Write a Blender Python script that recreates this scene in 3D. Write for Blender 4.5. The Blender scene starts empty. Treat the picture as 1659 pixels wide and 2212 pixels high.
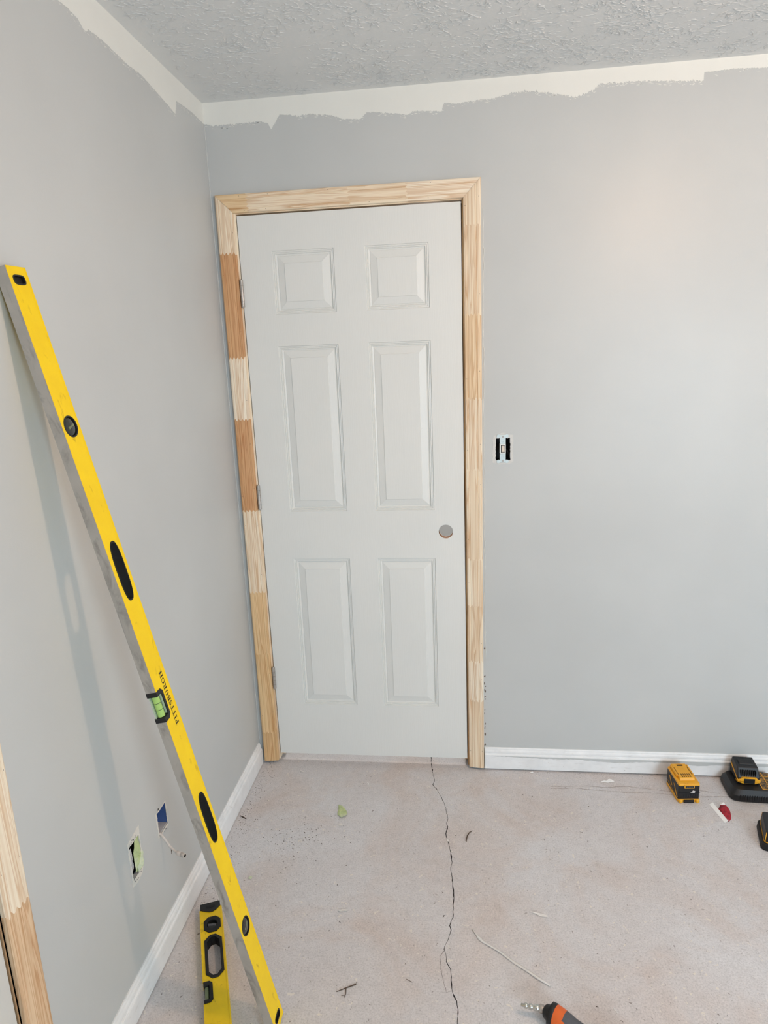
import bpy, math, random
from mathutils import Vector, Matrix
from mathutils.geometry import tessellate_polygon

S = bpy.context.scene
COL = S.collection
random.seed(7)

# ------------------------------------------------------------------ camera
cd = bpy.data.cameras.new('camera')
cam = bpy.data.objects.new('camera', cd)
COL.objects.link(cam)
cd.sensor_fit = 'AUTO'
cd.sensor_width = 36.0
cd.lens = 1437.65 / 2212 * 36.0
cd.clip_start = 0.02
cam.matrix_world = (Matrix.Translation((0.74716, -2.348, 1.58813))
                    @ Matrix.Rotation(math.radians(6.93865), 4, 'Z')
                    @ Matrix.Rotation(math.radians(90 - 13.05833), 4, 'X')
                    @ Matrix.Rotation(math.radians(-2.28099), 4, 'Z'))
S.camera = cam

# ------------------------------------------------------------------ world and lights
S.view_settings.view_transform = 'Standard'
S.view_settings.look = 'None'
S.view_settings.gamma = 1.0
S.view_settings.use_curve_mapping = False
S.view_settings.exposure = -0.05
w = bpy.data.worlds.new('daylight')
S.world = w
w.use_nodes = True
w.node_tree.nodes['Background'].inputs[0].default_value = (0.75, 0.86, 1.0, 1)
w.node_tree.nodes['Background'].inputs[1].default_value = 0.6


def lamp(name, kind, loc, energy, color, size=0.05, size_y=None, target=None):
    d = bpy.data.lights.new(name, kind)
    d.energy = energy
    d.color = color
    if kind == 'AREA':
        d.shape = 'RECTANGLE'
        d.size = size
        d.size_y = size_y or size
    else:
        d.shadow_soft_size = size
    o = bpy.data.objects.new(name, d)
    COL.objects.link(o)
    o.location = loc
    if target:
        o.rotation_euler = (Vector(target) - Vector(loc)).to_track_quat('-Z', 'Y').to_euler()
    return o


lamp('window_daylight', 'AREA', (2.60, -3.88, 1.25), 68, (0.66, 0.84, 0.965), 0.95, 1.1, (2.30, 0, 0.85))
lamp('ceiling_bulb', 'POINT', (1.69, -1.51, 2.225), 33, (1.0, 0.665, 0.44), 0.03)
lamp('hall_fill', 'POINT', (0.6, 1.0, 2.0), 36, (1.0, 0.94, 0.90), 0.06)  # unseen lamp, added to brighten the hall wall behind the bored hole

XL, H, ZB = -0.0851, 2.4213, 0.0934
XR, YF, YH = 3.9, -3.9, 1.35
W, DB, DT = 0.7525, 0.040, 2.072     # door leaf width, bottom, top


# ------------------------------------------------------------------ materials
def lin(r, g, b):
    f = lambda c: (c / 255 / 12.92) if c <= 10 else ((c / 255 + 0.055) / 1.055) ** 2.4
    return (f(r), f(g), f(b), 1)


class NT:
    def __init__(self, name):
        self.m = bpy.data.materials.new(name)
        self.m.use_nodes = True
        self.t = self.m.node_tree
        self.b = self.t.nodes['Principled BSDF']
        self.co = self.n('ShaderNodeTexCoord').outputs['Object']

    def n(self, kind, **kw):
        x = self.t.nodes.new(kind)
        for k, v in kw.items():
            setattr(x, k, v)
        return x

    def l(self, a, b):
        self.t.links.new(a, b)

    def scaled(self, s, rnd=False):
        mp = self.n('ShaderNodeMapping')
        mp.inputs['Scale'].default_value = s if isinstance(s, tuple) else (s, s, s)
        self.l(self.co, mp.inputs['Vector'])
        if rnd:
            oi = self.n('ShaderNodeObjectInfo')
            mu = self.n('ShaderNodeMath', operation='MULTIPLY')
            mu.inputs[1].default_value = 37.0
            self.l(oi.outputs['Random'], mu.inputs[0])
            cb = self.n('ShaderNodeCombineXYZ')
            for i in range(3):
                self.l(mu.outputs[0], cb.inputs[i])
            self.l(cb.outputs[0], mp.inputs['Location'])
        return mp.outputs[0]

    def noise(self, s, detail=3, rough=0.5, dist=0.0, rnd=False):
        x = self.n('ShaderNodeTexNoise')
        self.l(self.scaled(s, rnd), x.inputs['Vector'])
        x.inputs['Scale'].default_value = 1.0
        x.inputs['Detail'].default_value = detail
        x.inputs['Roughness'].default_value = rough
        x.inputs['Distortion'].default_value = dist
        return x.outputs['Fac']

    def ramp(self, fac, stops, interp='LINEAR'):
        r = self.n('ShaderNodeValToRGB')
        r.color_ramp.interpolation = interp
        e = r.color_ramp.elements
        while len(e) < len(stops):
            e.new(0.5)
        for i, (p, c) in enumerate(stops):
            e[i].position = p
            e[i].color = c if isinstance(c, tuple) else (c, c, c, 1)
        self.l(fac, r.inputs['Fac'])
        return r.outputs['Color']

    def mix(self, fac, a, b, mode='MIX'):
        x = self.n('ShaderNodeMix', data_type='RGBA', blend_type=mode)
        for sock, v in ((x.inputs['Factor'], fac), (x.inputs['A'], a), (x.inputs['B'], b)):
            if isinstance(v, (int, float)) or isinstance(v, tuple):
                sock.default_value = v
            else:
                self.l(v, sock)
        return x.outputs['Result']

    def bump(self, h, strength, dist):
        x = self.n('ShaderNodeBump')
        x.inputs['Strength'].default_value = strength
        x.inputs['Distance'].default_value = dist
        self.l(h, x.inputs['Height'])
        self.l(x.outputs[0], self.b.inputs['Normal'])

    def done(self, color, rough=0.5, metallic=0.0, spec=None):
        if isinstance(color, tuple):
            self.b.inputs['Base Color'].default_value = color
        else:
            self.l(color, self.b.inputs['Base Color'])
        if isinstance(rough, (int, float)):
            self.b.inputs['Roughness'].default_value = rough
        else:
            self.l(rough, self.b.inputs['Roughness'])
        self.b.inputs['Metallic'].default_value = metallic
        if spec is not None:
            self.b.inputs['Specular IOR Level'].default_value = spec
        return self.m


def shade(c, k):
    return (min(c[0] * k, 1), min(c[1] * k, 1), min(c[2] * k, 1), 1)


def plain(name, c, rough=0.5, var=0.12, vs=25, metallic=0.0, bump=0.0, bs=400, spec=None):
    t = NT(name)
    col = t.ramp(t.noise(vs, 4, 0.6), [(0.3, shade(c, 1 - var)), (0.7, shade(c, 1 + var))])
    if bump:
        t.bump(t.noise(bs, 2), bump, 0.001)
    return t.done(col, rough, metallic, spec)


def worn(name, c, dirt, rough=0.5, ds=60, lo=0.62, hi=0.72, stretch=(1, 1, 1), var=0.08, metallic=0.0, spec=None):
    """a base colour with scattered scuffs of another colour"""
    t = NT(name)
    base = t.ramp(t.noise(18, 4, 0.6), [(0.3, shade(c, 1 - var)), (0.7, shade(c, 1 + var))])
    n1 = t.noise(tuple(ds * s for s in stretch), 6, 0.65, 0.6)
    f = t.ramp(n1, [(lo, 0.0), (hi, 1.0)])
    t.bump(n1, 0.05, 0.001)
    return t.done(t.mix(f, base, dirt), rough, metallic, spec)


def wall_paint(name, c):
    t = NT(name)
    col = t.ramp(t.noise(2.3, 3, 0.5), [(0.3, shade(c, 0.965)), (0.7, shade(c, 1.03))])
    marks = t.ramp(t.noise((9, 9, 5), 8, 0.75, 1.0), [(0.72, 0.0), (0.80, 0.35)])
    col = t.mix(marks, col, shade(c, 1.2))
    a = t.noise(420, 2, 0.5)
    b = t.noise(60, 3, 0.5)
    s = t.n('ShaderNodeMath', operation='ADD')
    t.l(a, s.inputs[0])
    t.l(b, s.inputs[1])
    t.bump(s.outputs[0], 0.10, 0.0012)
    return t.done(col, 0.36, 0.0, 0.25)


def pine(name, axis):
    t = NT(name)
    oi = t.n('ShaderNodeObjectInfo')
    st = {'z': (150, 150, 2.2), 'x': (2.2, 150, 150), 'wide': (70, 70, 2.0)}[axis]
    st2 = {'z': (38, 38, 1.1), 'x': (1.1, 38, 38), 'wide': (30, 30, 1.0)}[axis]
    g1 = t.noise(st, 3, 0.55, 0.15, True)
    g2 = t.noise(st2, 3, 0.5, 0.9, True)
    tone = oi.outputs['Color']
    dark = t.mix(1.0, tone, (0.80, 0.67, 0.55, 1), 'MULTIPLY')
    deep = t.mix(1.0, tone, (0.70, 0.52, 0.38, 1), 'MULTIPLY')
    f1 = t.ramp(g1, [(0.46, 0.0), (0.70, 0.55)])
    f2 = t.ramp(g2, [(0.40, 0.0), (0.46, 0.75), (0.48, 0.0), (0.53, 0.15), (0.585, 0.95), (0.605, 0.05), (0.66, 0.7), (0.69, 0.0)])
    col = t.mix(f1, tone, dark)
    col = t.mix(f2, col, deep)
    kn = t.ramp(t.noise((60, 60, 40), 2, 0.5, 0, True), [(0.80, 0.0), (0.84, 0.8)])
    col = t.mix(kn, col, (0.18, 0.085, 0.035, 1))
    t.bump(g1, 0.12, 0.0006)
    return t.done(col, 0.55)


def concrete():
    t = NT('bare_concrete')
    base = t.ramp(t.noise(1.6, 5, 0.6, 0.5), [(0.30, lin(207, 202, 202)), (0.5, lin(214, 211, 212)), (0.68, lin(219, 219, 222))])
    warm = t.ramp(t.noise(3.1, 4, 0.6, 0.8), [(0.46, 0.0), (0.68, 0.55)])
    col = t.mix(warm, base, lin(206, 190, 181))
    grit = t.ramp(t.noise(210, 4, 0.75), [(0.28, 0.72), (0.5, 1.0), (0.72, 1.14)])
    col = t.mix(1.0, col, grit, 'MULTIPLY')
    mid = t.ramp(t.noise(36, 6, 0.7, 0.4), [(0.30, 0.92), (0.5, 1.0), (0.7, 1.04)])
    col = t.mix(1.0, col, mid, 'MULTIPLY')
    # lighter paint flecks and darker crumbs of dirt
    fleck = t.ramp(t.noise(75, 2, 0.4, 1.2), [(0.69, 0.0), (0.715, 0.8)])
    col = t.mix(fleck, col, lin(232, 226, 216))
    dirt = t.ramp(t.noise(120, 3, 0.6, 0.8), [(0.675, 0.0), (0.715, 0.8)])
    col = t.mix(dirt, col, lin(92, 80, 72))
    stain = t.ramp(t.noise(7.5, 6, 0.7, 1.5), [(0.66, 0.0), (0.78, 0.40)])
    col = t.mix(stain, col, lin(128, 112, 104))
    scr = t.ramp(t.noise((14, 160, 1), 3, 0.6, 1.0), [(0.68, 0.0), (0.75, 0.35)])
    col = t.mix(scr, col, lin(150, 140, 134))
    s = t.n('ShaderNodeMath', operation='ADD')
    t.l(t.noise(160, 5, 0.7), s.inputs[0])
    t.l(t.noise(22, 3, 0.6), s.inputs[1])
    t.bump(s.outputs[0], 0.35, 0.0016)
    return t.done(col, 0.62, 0.0, 0.35)


def old_white(name, c):
    t = NT(name)
    col = t.ramp(t.noise(14, 4, 0.6), [(0.3, shade(c, 0.93)), (0.7, shade(c, 1.05))])
    br = t.ramp(t.noise((22, 22, 190), 5, 0.65, 0.4), [(0.60, 0.0), (0.72, 0.35)])
    col = t.mix(br, col, lin(168, 160, 150))
    ch = t.ramp(t.noise(75, 5, 0.65, 1.0), [(0.70, 0.0), (0.74, 0.85)])
    col = t.mix(ch, col, lin(128, 108, 92))
    t.bump(t.noise((60, 60, 260), 4, 0.6), 0.25, 0.001)
    return t.done(col, 0.45)


def door_white():
    t = NT('door_primer_white')
    c = lin(231, 231, 227)
    col = t.ramp(t.noise(3, 3), [(0.3, shade(c, 0.985)), (0.7, shade(c, 1.015))])
    sp = t.ramp(t.noise(95, 2, 0.5), [(0.80, 0.0), (0.82, 0.5)])
    col = t.mix(sp, col, lin(150, 146, 140))
    # embossed oak grain running up the leaf
    wv = t.n('ShaderNodeTexWave', bands_direction='X')
    t.l(t.scaled((1, 1, 0.12)), wv.inputs['Vector'])
    wv.inputs['Scale'].default_value = 42
    wv.inputs['Distortion'].default_value = 9
    wv.inputs['Detail'].default_value = 3
    wv.inputs['Detail Scale'].default_value = 2.2
    fine = t.noise((520, 520, 9), 2, 0.5)
    s = t.n('ShaderNodeMath', operation='ADD')
    t.l(wv.outputs['Fac'], s.inputs[0])
    t.l(fine, s.inputs[1])
    t.bump(s.outputs[0], 0.075, 0.0008)
    return t.done(col, 0.40, 0.0, 0.4)


def clear(name, c, rough=0.05):
    t = NT(name)
    t.b.inputs['Transmission Weight'].default_value = 0.9
    t.b.inputs['IOR'].default_value = 1.3
    return t.done(c, rough)


M = {}
M['wall'] = wall_paint('grey_wall_paint', lin(200, 202, 201))
M['fresh'] = plain('white_ceiling_paint', lin(236, 236, 230), 0.6, 0.015, 8, bump=0.1, bs=300)
M['ceiling'] = plain('ceiling_paint', lin(228, 229, 228), 0.75, 0.02, 5, bump=0.5, bs=95)
M['floor'] = concrete()
M['crack'] = plain('crack_dirt', lin(46, 36, 32), 0.9, 0.3, 80)
M['base'] = old_white('worn_white_trim_paint', lin(243, 243, 243))
M['pine_z'] = pine('pine_upright', 'z')
M['pine_x'] = pine('pine_level', 'x')
M['door'] = door_white()
M['fibre'] = worn('door_core_fibre', lin(150, 112, 82), lin(95, 66, 48), 0.8, 90, 0.5, 0.65)
M['steel'] = worn('dull_nickel', lin(186, 180, 174), lin(126, 118, 110), 0.42, 90, 0.55, 0.80, metallic=0.7)
M['chrome'] = plain('plated_steel', lin(205, 205, 200), 0.22, 0.06, 40, metallic=1.0)
M['alu'] = worn('scuffed_aluminium', lin(180, 174, 166), lin(120, 113, 106), 0.50, 26, 0.50, 0.72, (1, 1, 0.45), 0.10, 0.3)
M['yellow'] = worn('yellow_level_enamel', lin(254, 212, 20), lin(196, 150, 20), 0.36, 42, 0.60, 0.74, (1, 1, 0.5), 0.05, spec=0.22)
M['yellow2'] = worn('worn_yellow_enamel', lin(236, 200, 12), lin(150, 116, 14), 0.38, 48, 0.60, 0.74, (1, 1, 1), 0.08)
M['black'] = plain('black_plastic', lin(20, 20, 22), 0.5, 0.25, 60, bump=0.1, bs=600)
M['rubber'] = plain('black_rubber', lin(13, 13, 14), 0.65, 0.3, 60)
M['hous'] = plain('charcoal_housing', lin(23, 23, 26), 0.45, 0.2, 60, bump=0.12, bs=700)
M['ywarm'] = worn('amber_yellow_plastic', lin(243, 176, 44), lin(196, 126, 26), 0.42, 50, 0.60, 0.78)
M['lens'] = plain('dark_lens', lin(26, 30, 26), 0.08, 0.4, 90, spec=0.8)
M['vial'] = plain('green_vial_fluid', lin(168, 206, 112), 0.18, 0.06, 60)
M['vial_dim'] = plain('dull_green_vial', lin(112, 122, 88), 0.2, 0.1, 60)
M['clear'] = plain('clear_acrylic', lin(186, 200, 176), 0.1, 0.06, 40)
M['ink'] = plain('black_print', lin(24, 16, 14), 0.6, 0.1)
M['chip'] = plain('torn_plaster', lin(226, 222, 214), 0.85, 0.06, 120, bump=0.4, bs=500)
M['skim'] = plain('skimmed_plaster', lin(214, 213, 209), 0.75, 0.06, 90, bump=0.4, bs=500)
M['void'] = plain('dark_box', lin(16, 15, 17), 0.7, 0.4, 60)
M['blue'] = worn('blue_box_plastic', lin(74, 106, 168), lin(104, 130, 176), 0.5, 40, 0.6, 0.75)
M['lit_floor_gypsum'] = plain('lit_plastic_and_gypsum', lin(196, 194, 194), 0.8, 0.06, 60)  # pale grey: light from above painted into the box floor; also gypsum core
M['greenpaper'] = worn('green_drywall_paper', lin(190, 204, 150), lin(214, 220, 190), 0.8, 30, 0.5, 0.65)
M['paleg'] = plain('pale_drywall_paper', lin(208, 216, 188), 0.85, 0.06, 60)
M['cable'] = plain('white_cable_jacket', lin(218, 210, 204), 0.5, 0.05, 60)
M['switch'] = plain('white_switch_plastic', lin(238, 240, 238), 0.35, 0.02, 40)
M['almond'] = plain('almond_toggle', lin(226, 212, 198), 0.35, 0.02, 40)
M['zinc'] = plain('zinc_strap', lin(214, 226, 228), 0.35, 0.08, 120, metallic=0.35)
M['orange'] = plain('orange_plastic', lin(226, 104, 40), 0.5, 0.06, 60, bump=0.1)
M['grip'] = plain('grey_rubber_grip', lin(86, 88, 93), 0.7, 0.1, 200, bump=0.3, bs=900)
M['white'] = plain('white_vinyl', lin(252, 251, 250), 0.45, 0.03, 60)
M['red'] = worn('crimson_vinyl', lin(176, 30, 48), lin(110, 14, 28), 0.4, 60, 0.5, 0.65)
M['bark'] = plain('dry_twig', lin(92, 74, 60), 0.85, 0.2, 90)
M['dark'] = plain('dark_crumb', lin(74, 60, 50), 0.9, 0.3, 200)
M['flake'] = plain('paint_flake', lin(228, 224, 220), 0.7, 0.04, 90)
M['trimw'] = plain('closet_door_white', lin(214, 212, 206), 0.45, 0.02, 8)
M['label'] = worn('printed_rating_label', lin(52, 46, 38), lin(190, 140, 60), 0.5, 160, 0.52, 0.56, (0.5, 1.6, 1))


# ------------------------------------------------------------------ builders
def props(o, label=None, cat=None, group=None, kind=None):
    for k, v in (('label', label), ('category', cat), ('group', group), ('kind', kind)):
        if v:
            o[k] = v
    return o


def thing(name, label, cat, loc=(0, 0, 0), group=None, mat=None):
    o = bpy.data.objects.new(name, None)
    o.empty_display_size = 0.05
    COL.objects.link(o)
    if mat is not None:
        o.matrix_world = mat
    else:
        o.location = loc
    return props(o, label, cat, group)


class MB:
    """collects shapes, then links them as ONE mesh object"""

    def __init__(self):
        self.v, self.f, self.mi, self.sm = [], [], [], []

    def add(self, vs, fs, mi=0, smooth=False):
        k = len(self.v)
        self.v += [tuple(p) for p in vs]
        for f in fs:
            self.f.append([i + k for i in f])
            self.mi.append(mi)
            self.sm.append(smooth)
        return self

    def box(self, a, b, mi=0):
        (x0, y0, z0), (x1, y1, z1) = a, b
        return self.add([(x0, y0, z0), (x1, y0, z0), (x1, y1, z0), (x0, y1, z0),
                         (x0, y0, z1), (x1, y0, z1), (x1, y1, z1), (x0, y1, z1)],
                        [(0, 3, 2, 1), (4, 5, 6, 7), (0, 1, 5, 4), (1, 2, 6, 5), (2, 3, 7, 6), (3, 0, 4, 7)], mi)

    def loft(self, rings, mi=0, caps=True, smooth=False, closed=True):
        n = len(rings[0])
        vs = [p for r in rings for p in r]
        fs = []
        for j in range(len(rings) - 1):
            for i in range(n if closed else n - 1):
                a, b = j * n + i, j * n + (i + 1) % n
                fs.append((a, b, b + n, a + n))
        self.add(vs, fs, mi, smooth)
        if caps:
            k = len(self.v) - len(vs)
            k2 = k + (len(rings) - 1) * n
            if smooth:
                k, k2 = len(self.v), len(self.v) + n
                self.v += [tuple(p) for p in rings[0]] + [tuple(p) for p in rings[-1]]
            self.f += [[k + i for i in reversed(range(n))], [k2 + i for i in range(n)]]
            self.mi += [mi, mi]
            self.sm += [False, False]
        return self

    def tube(self, pts, r, n=8, mi=0, caps=True):
        pts = [Vector(p) for p in pts]
        rs = r if isinstance(r, (list, tuple)) else [r] * len(pts)
        up = Vector((0, 0, 1))
        rings = []
        for i, p in enumerate(pts):
            d = (pts[min(i + 1, len(pts) - 1)] - pts[max(i - 1, 0)]).normalized()
            if abs(d.dot(up)) > 0.95:
                up = Vector((0, 1, 0))
            a = d.cross(up).normalized()
            b = a.cross(d)
            rings.append([p + rs[i] * (math.cos(t) * a + math.sin(t) * b) for t in [2 * math.pi * k / n for k in range(n)]])
        return self.loft(rings, mi, caps, True)

    def plate(self, outer, holes, fn, d0, d1, mi_face=0, mi_side=0, mi_hole=0):
        """flat outline with holes, thickness d0..d1; fn(a, b, d) -> point"""
        loops = [outer] + holes
        flat = [p for lp in loops for p in lp]
        tri = tessellate_polygon([[Vector((p[0], p[1], 0)) for p in lp] for lp in loops])
        n = len(flat)
        vs = [fn(a, b, d1) for a, b in flat] + [fn(a, b, d0) for a, b in flat]
        fs, ms = [], []
        for t in tri:
            a, b, c = [Vector(flat[i]) for i in t]
            t = list(t) if (b - a).cross(c - a) > 0 else list(reversed(t))
            fs += [t, [i + n for i in reversed(t)]]
            ms += [mi_face, mi_face]
        k = 0
        for li, lp in enumerate(loops):
            area = sum(lp[i][0] * lp[(i + 1) % len(lp)][1] - lp[(i + 1) % len(lp)][0] * lp[i][1] for i in range(len(lp)))
            fwd = (area > 0) == (li == 0)
            for i in range(len(lp)):
                a, b = k + i, k + (i + 1) % len(lp)
                fs.append([a, a + n, b + n, b] if fwd else [b, b + n, a + n, a])
                ms.append(mi_side if li == 0 else mi_hole)
            k += len(lp)
        kk = len(self.v)
        self.v += [tuple(p) for p in vs]
        self.f += [[i + kk for i in f] for f in fs]
        self.mi += ms
        self.sm += [False] * len(fs)
        return self

    def xform(self, m):
        self.v = [tuple(m @ Vector(p)) for p in self.v]
        return self

    def build(self, name, mats, parent=None, bevel=0.0, seg=2, label=None, cat=None, group=None, kind=None, auto=False):
        me = bpy.data.meshes.new(name)
        me.from_pydata(self.v, [], self.f)
        mats = mats if isinstance(mats, (list, tuple)) else [mats]
        for m in mats:
            me.materials.append(M[m] if isinstance(m, str) else m)
        me.polygons.foreach_set('material_index', self.mi)
        me.polygons.foreach_set('use_smooth', [True] * len(self.f) if auto else self.sm)
        me.update()
        o = bpy.data.objects.new(name, me)
        COL.objects.link(o)
        if parent:
            o.parent = parent
        if bevel:
            b = o.modifiers.new('bevel', 'BEVEL')
            b.width = bevel
            b.segments = seg
            b.limit_method = 'ANGLE'
            b.angle_limit = math.radians(40)
            b.harden_normals = False
        return props(o, label, cat, group, kind)


def struct(mb, name, mats, **kw):
    return mb.build(name, mats, kind='structure', **kw)


def quad_grid(mb, us, vs, skip, fn, flip=False):
    """flat wall of cells; cells whose centre is inside a hole rectangle are left out"""
    for i in range(len(us) - 1):
        for j in range(len(vs) - 1):
            cu, cv = (us[i] + us[i + 1]) / 2, (vs[j] + vs[j + 1]) / 2
            if any(a < cu < b and c < cv < d for a, b, c, d in skip):
                continue
            q = [fn(us[i], vs[j]), fn(us[i + 1], vs[j]), fn(us[i + 1], vs[j + 1]), fn(us[i], vs[j + 1])]
            mb.add(q, [(3, 2, 1, 0) if flip else (0, 1, 2, 3)])


def jitter(pts, step, amp, closed=False):
    """subdivide a polyline and roughen it"""
    out = []
    n = len(pts) if closed else len(pts) - 1
    for i in range(n):
        a, b = Vector(pts[i]), Vector(pts[(i + 1) % len(pts)])
        k = max(1, int((b - a).length / step))
        for j in range(k):
            p = a.lerp(b, j / k)
            s = amp if (j or closed) else amp * 0.4
            out.append((p.x + random.uniform(-s, s), p.y + random.uniform(-s, s)))
    if not closed:
        out.append(tuple(pts[-1]))
    return out


# ------------------------------------------------------------------ room shell
SW = (0.863, 0.915, 1.220, 1.300)           # switch opening: x0 x1 z0 z1
OA = (-0.866, -0.811, 0.340, 0.411)         # hole with blue box: y0 y1 z0 z1
OB = (-1.015, -0.963, 0.332, 0.430)         # hole stuffed with green paper
DOOR = (-0.024, W + 0.024, -0.02, DT + 0.026)
CLO = (-2.20, -1.440, -0.02, 2.075)         # closet doorway in the left wall

mb = MB()
quad_grid(mb, sorted({XL, DOOR[0], DOOR[1], SW[0], SW[1], XR}), sorted({0, DOOR[3], SW[2], SW[3], H}), [DOOR, SW], lambda a, b: (a, 0, b))
for a, b, c, d in (SW,):
    mb.add([(a, 0, c), (b, 0, c), (b, 0, d), (a, 0, d), (a, .013, c), (b, .013, c), (b, .013, d), (a, .013, d)],
           [(0, 4, 5, 1), (1, 5, 6, 2), (2, 6, 7, 3), (3, 7, 4, 0)])
# the wall's own thickness at the doorway and its far face towards the hall
quad_grid(mb, [XL, DOOR[0], DOOR[1], XR], [0, DOOR[3], H], [DOOR], lambda a, b: (a, 0.115, b), True)
wall_back = struct(mb, 'wall_back', 'wall')

mb = MB()
quad_grid(mb, sorted({YF, CLO[0], CLO[1], OB[0], OB[1], OA[0], OA[1], 0.0}), sorted({0, OB[2], OA[2], OA[3], OB[3], CLO[3], H}),
          [OA, OB, CLO], lambda a, b: (XL, a, b))
for a, b, c, d in (OA, OB):
    x, x1 = XL, XL - 0.013
    mb.add([(x, a, c), (x, b, c), (x, b, d), (x, a, d), (x1, a, c), (x1, b, c), (x1, b, d), (x1, a, d)],
           [(0, 4, 5, 1), (1, 5, 6, 2), (2, 6, 7, 3), (3, 7, 4, 0)])
wall_left = struct(mb, 'wall_left', 'wall')

mb = MB()
mb.add([(XR, 0, 0), (XR, YF, 0), (XR, YF, H), (XR, 0, H)], [(0, 1, 2, 3)])
struct(mb, 'wall_right', 'wall')
mb = MB()
WIN = (2.1, 3.1, 0.67, 1.83)
quad_grid(mb, [XL, WIN[0], WIN[1], XR], [0, WIN[2], WIN[3], H], [WIN], lambda a, b: (a, YF, b), True)
struct(mb, 'wall_front', 'wall')
mb = MB()
for a, b in (((WIN[0] - .06, YF, WIN[2] - .06), (WIN[0], YF + .02, WIN[3] + .06)), ((WIN[1], YF, WIN[2] - .06), (WIN[1] + .06, YF + .02, WIN[3] + .06)),
             ((WIN[0], YF, WIN[3]), (WIN[1], YF + .02, WIN[3] + .06)), ((WIN[0], YF, WIN[2] - .06), (WIN[1], YF + .03, WIN[2]))):
    mb.box(a, b)
struct(mb, 'window_1', 'base', bevel=.003)

mb = MB()
mb.add([(XL, YF, H), (XR, YF, H), (XR, 0, H), (XL, 0, H)], [(3, 2, 1, 0)])
ceiling = struct(mb, 'ceiling', 'ceiling')

# hall behind the door, seen through the bored hole and under the leaf
mb = MB()
mb.add([(-1.0, YH, 0), (2.0, YH, 0), (2.0, YH, H), (-1.0, YH, H), (-1.0, .115, 0), (2.0, .115, 0), (2.0, .115, H), (-1.0, .115, H)],
       [(0, 1, 2, 3), (4, 0, 3, 7), (1, 5, 6, 2), (3, 2, 6, 7)])
struct(mb, 'wall_hall', 'wall')

# floor: two slabs that part along the crack
CR = [(0.6071, 0.0583), (0.6135, -0.0148), (0.6267, -0.0994), (0.6209, -0.1151), (0.6494, -0.1732), (0.6694, -0.2338), (0.6816, -0.305), (0.6775, -0.3312), (0.6809, -0.3564), (0.6757, -0.3815), (0.6861, -0.4251), (0.697, -0.4895), (0.6985, -0.5188), (0.6949, -0.5335), (0.7028, -0.6156), (0.7059, -0.6671), (0.7041, -0.7284), (0.6949, -0.7583), (0.6999, -0.7722), (0.6941, -0.7951), (0.6875, -0.8149), (0.6811, -0.8369), (0.686, -0.8497), (0.6888, -0.8754), (0.7003, -0.8972), (0.7031, -0.9407), (0.7069, -0.9661), (0.7163, -0.9858), (0.7206, -1.0077), (0.7187, -1.0451)]
cr = [(0.60, YH), (0.59, 0.7)] + CR + [(0.74, -1.4), (0.70, -1.9), (0.78, -2.6), (0.74, YF)]
cr = [cr[0]] + [p for p in jitter(cr[1:-1], 0.009, 0.0013)] + [cr[-1]]
wd = [0.0005 + 0.0010 * random.random() ** 2 + (0.0010 if random.random() < .12 else 0) for _ in cr]
lo = [(x - d, y, 0) for (x, y), d in zip(cr, wd)]
hi = [(x + d, y, 0) for (x, y), d in zip(cr, wd)]
bt = [(x, y, -0.008) for x, y in cr]
mb = MB()
n = len(cr)
X0, X1 = -1.0, XR
for i in range(n - 1):
    mb.add([(X0, lo[i][1], 0), lo[i], lo[i + 1], (X0, lo[i + 1][1], 0)], [(0, 3, 2, 1)])
    mb.add([hi[i], (X1, hi[i][1], 0), (X1, hi[i + 1][1], 0), hi[i + 1]], [(0, 3, 2, 1)])
    mb.add([lo[i], bt[i], bt[i + 1], lo[i + 1]], [(0, 3, 2, 1)], 1)
    mb.add([bt[i], hi[i], hi[i + 1], bt[i + 1]], [(0, 3, 2, 1)], 1)
floor = struct(mb, 'floor', ['floor', 'crack'])


def ribbon(pts, wid, z, amp=0.0006, step=0.008):
    pts = jitter(pts, step, amp)
    m = MB()
    L, R = [], []
    for i, p in enumerate(pts):
        a, b = Vector(pts[max(i - 1, 0)]), Vector(pts[min(i + 1, len(pts) - 1)])
        d = (b - a).normalized()
        k = wid * (0.35 + 0.65 * random.random()) / 2
        L.append((p[0] - d.y * k, p[1] + d.x * k, z))
        R.append((p[0] + d.y * k, p[1] - d.x * k, z))
    k = len(pts)
    m.add(L + R, [(i, i + k, i + 1 + k, i + 1) for i in range(k - 1)])
    return m


ribbon([(0.6812, -0.8422), (0.6704, -0.8613), (0.6736, -0.8942), (0.6837, -0.9422), (0.6907, -0.965), (0.7042, -0.9593)], 0.0011, 0.0003).build('hairline_crack', 'crack', floor)
M['scratch'] = plain('scored_line', lin(146, 130, 121), 0.9, 0.3, 80)
for pts in ([(1.0609, -0.1042), (1.1187, -0.0995), (1.2012, -0.0914), (1.2565, -0.0982), (1.3393, -0.0868), (1.4088, -0.0959), (1.4694, -0.1054), (1.55, -0.1), (1.6021, -0.0963), (1.6621, -0.1114)],
            [(1.0594, -0.1162), (1.1085, -0.1134), (1.146, -0.1066), (1.1933, -0.113), (1.3115, -0.1211), (1.4375, -0.1214), (1.4714, -0.1245), (1.55, -0.1285), (1.6011, -0.1293), (1.6889, -0.1262)]):
    ribbon(pts, 0.0018, 0.0003, 0.0009, 0.006).build('scored_line', 'scratch', floor)

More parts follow.
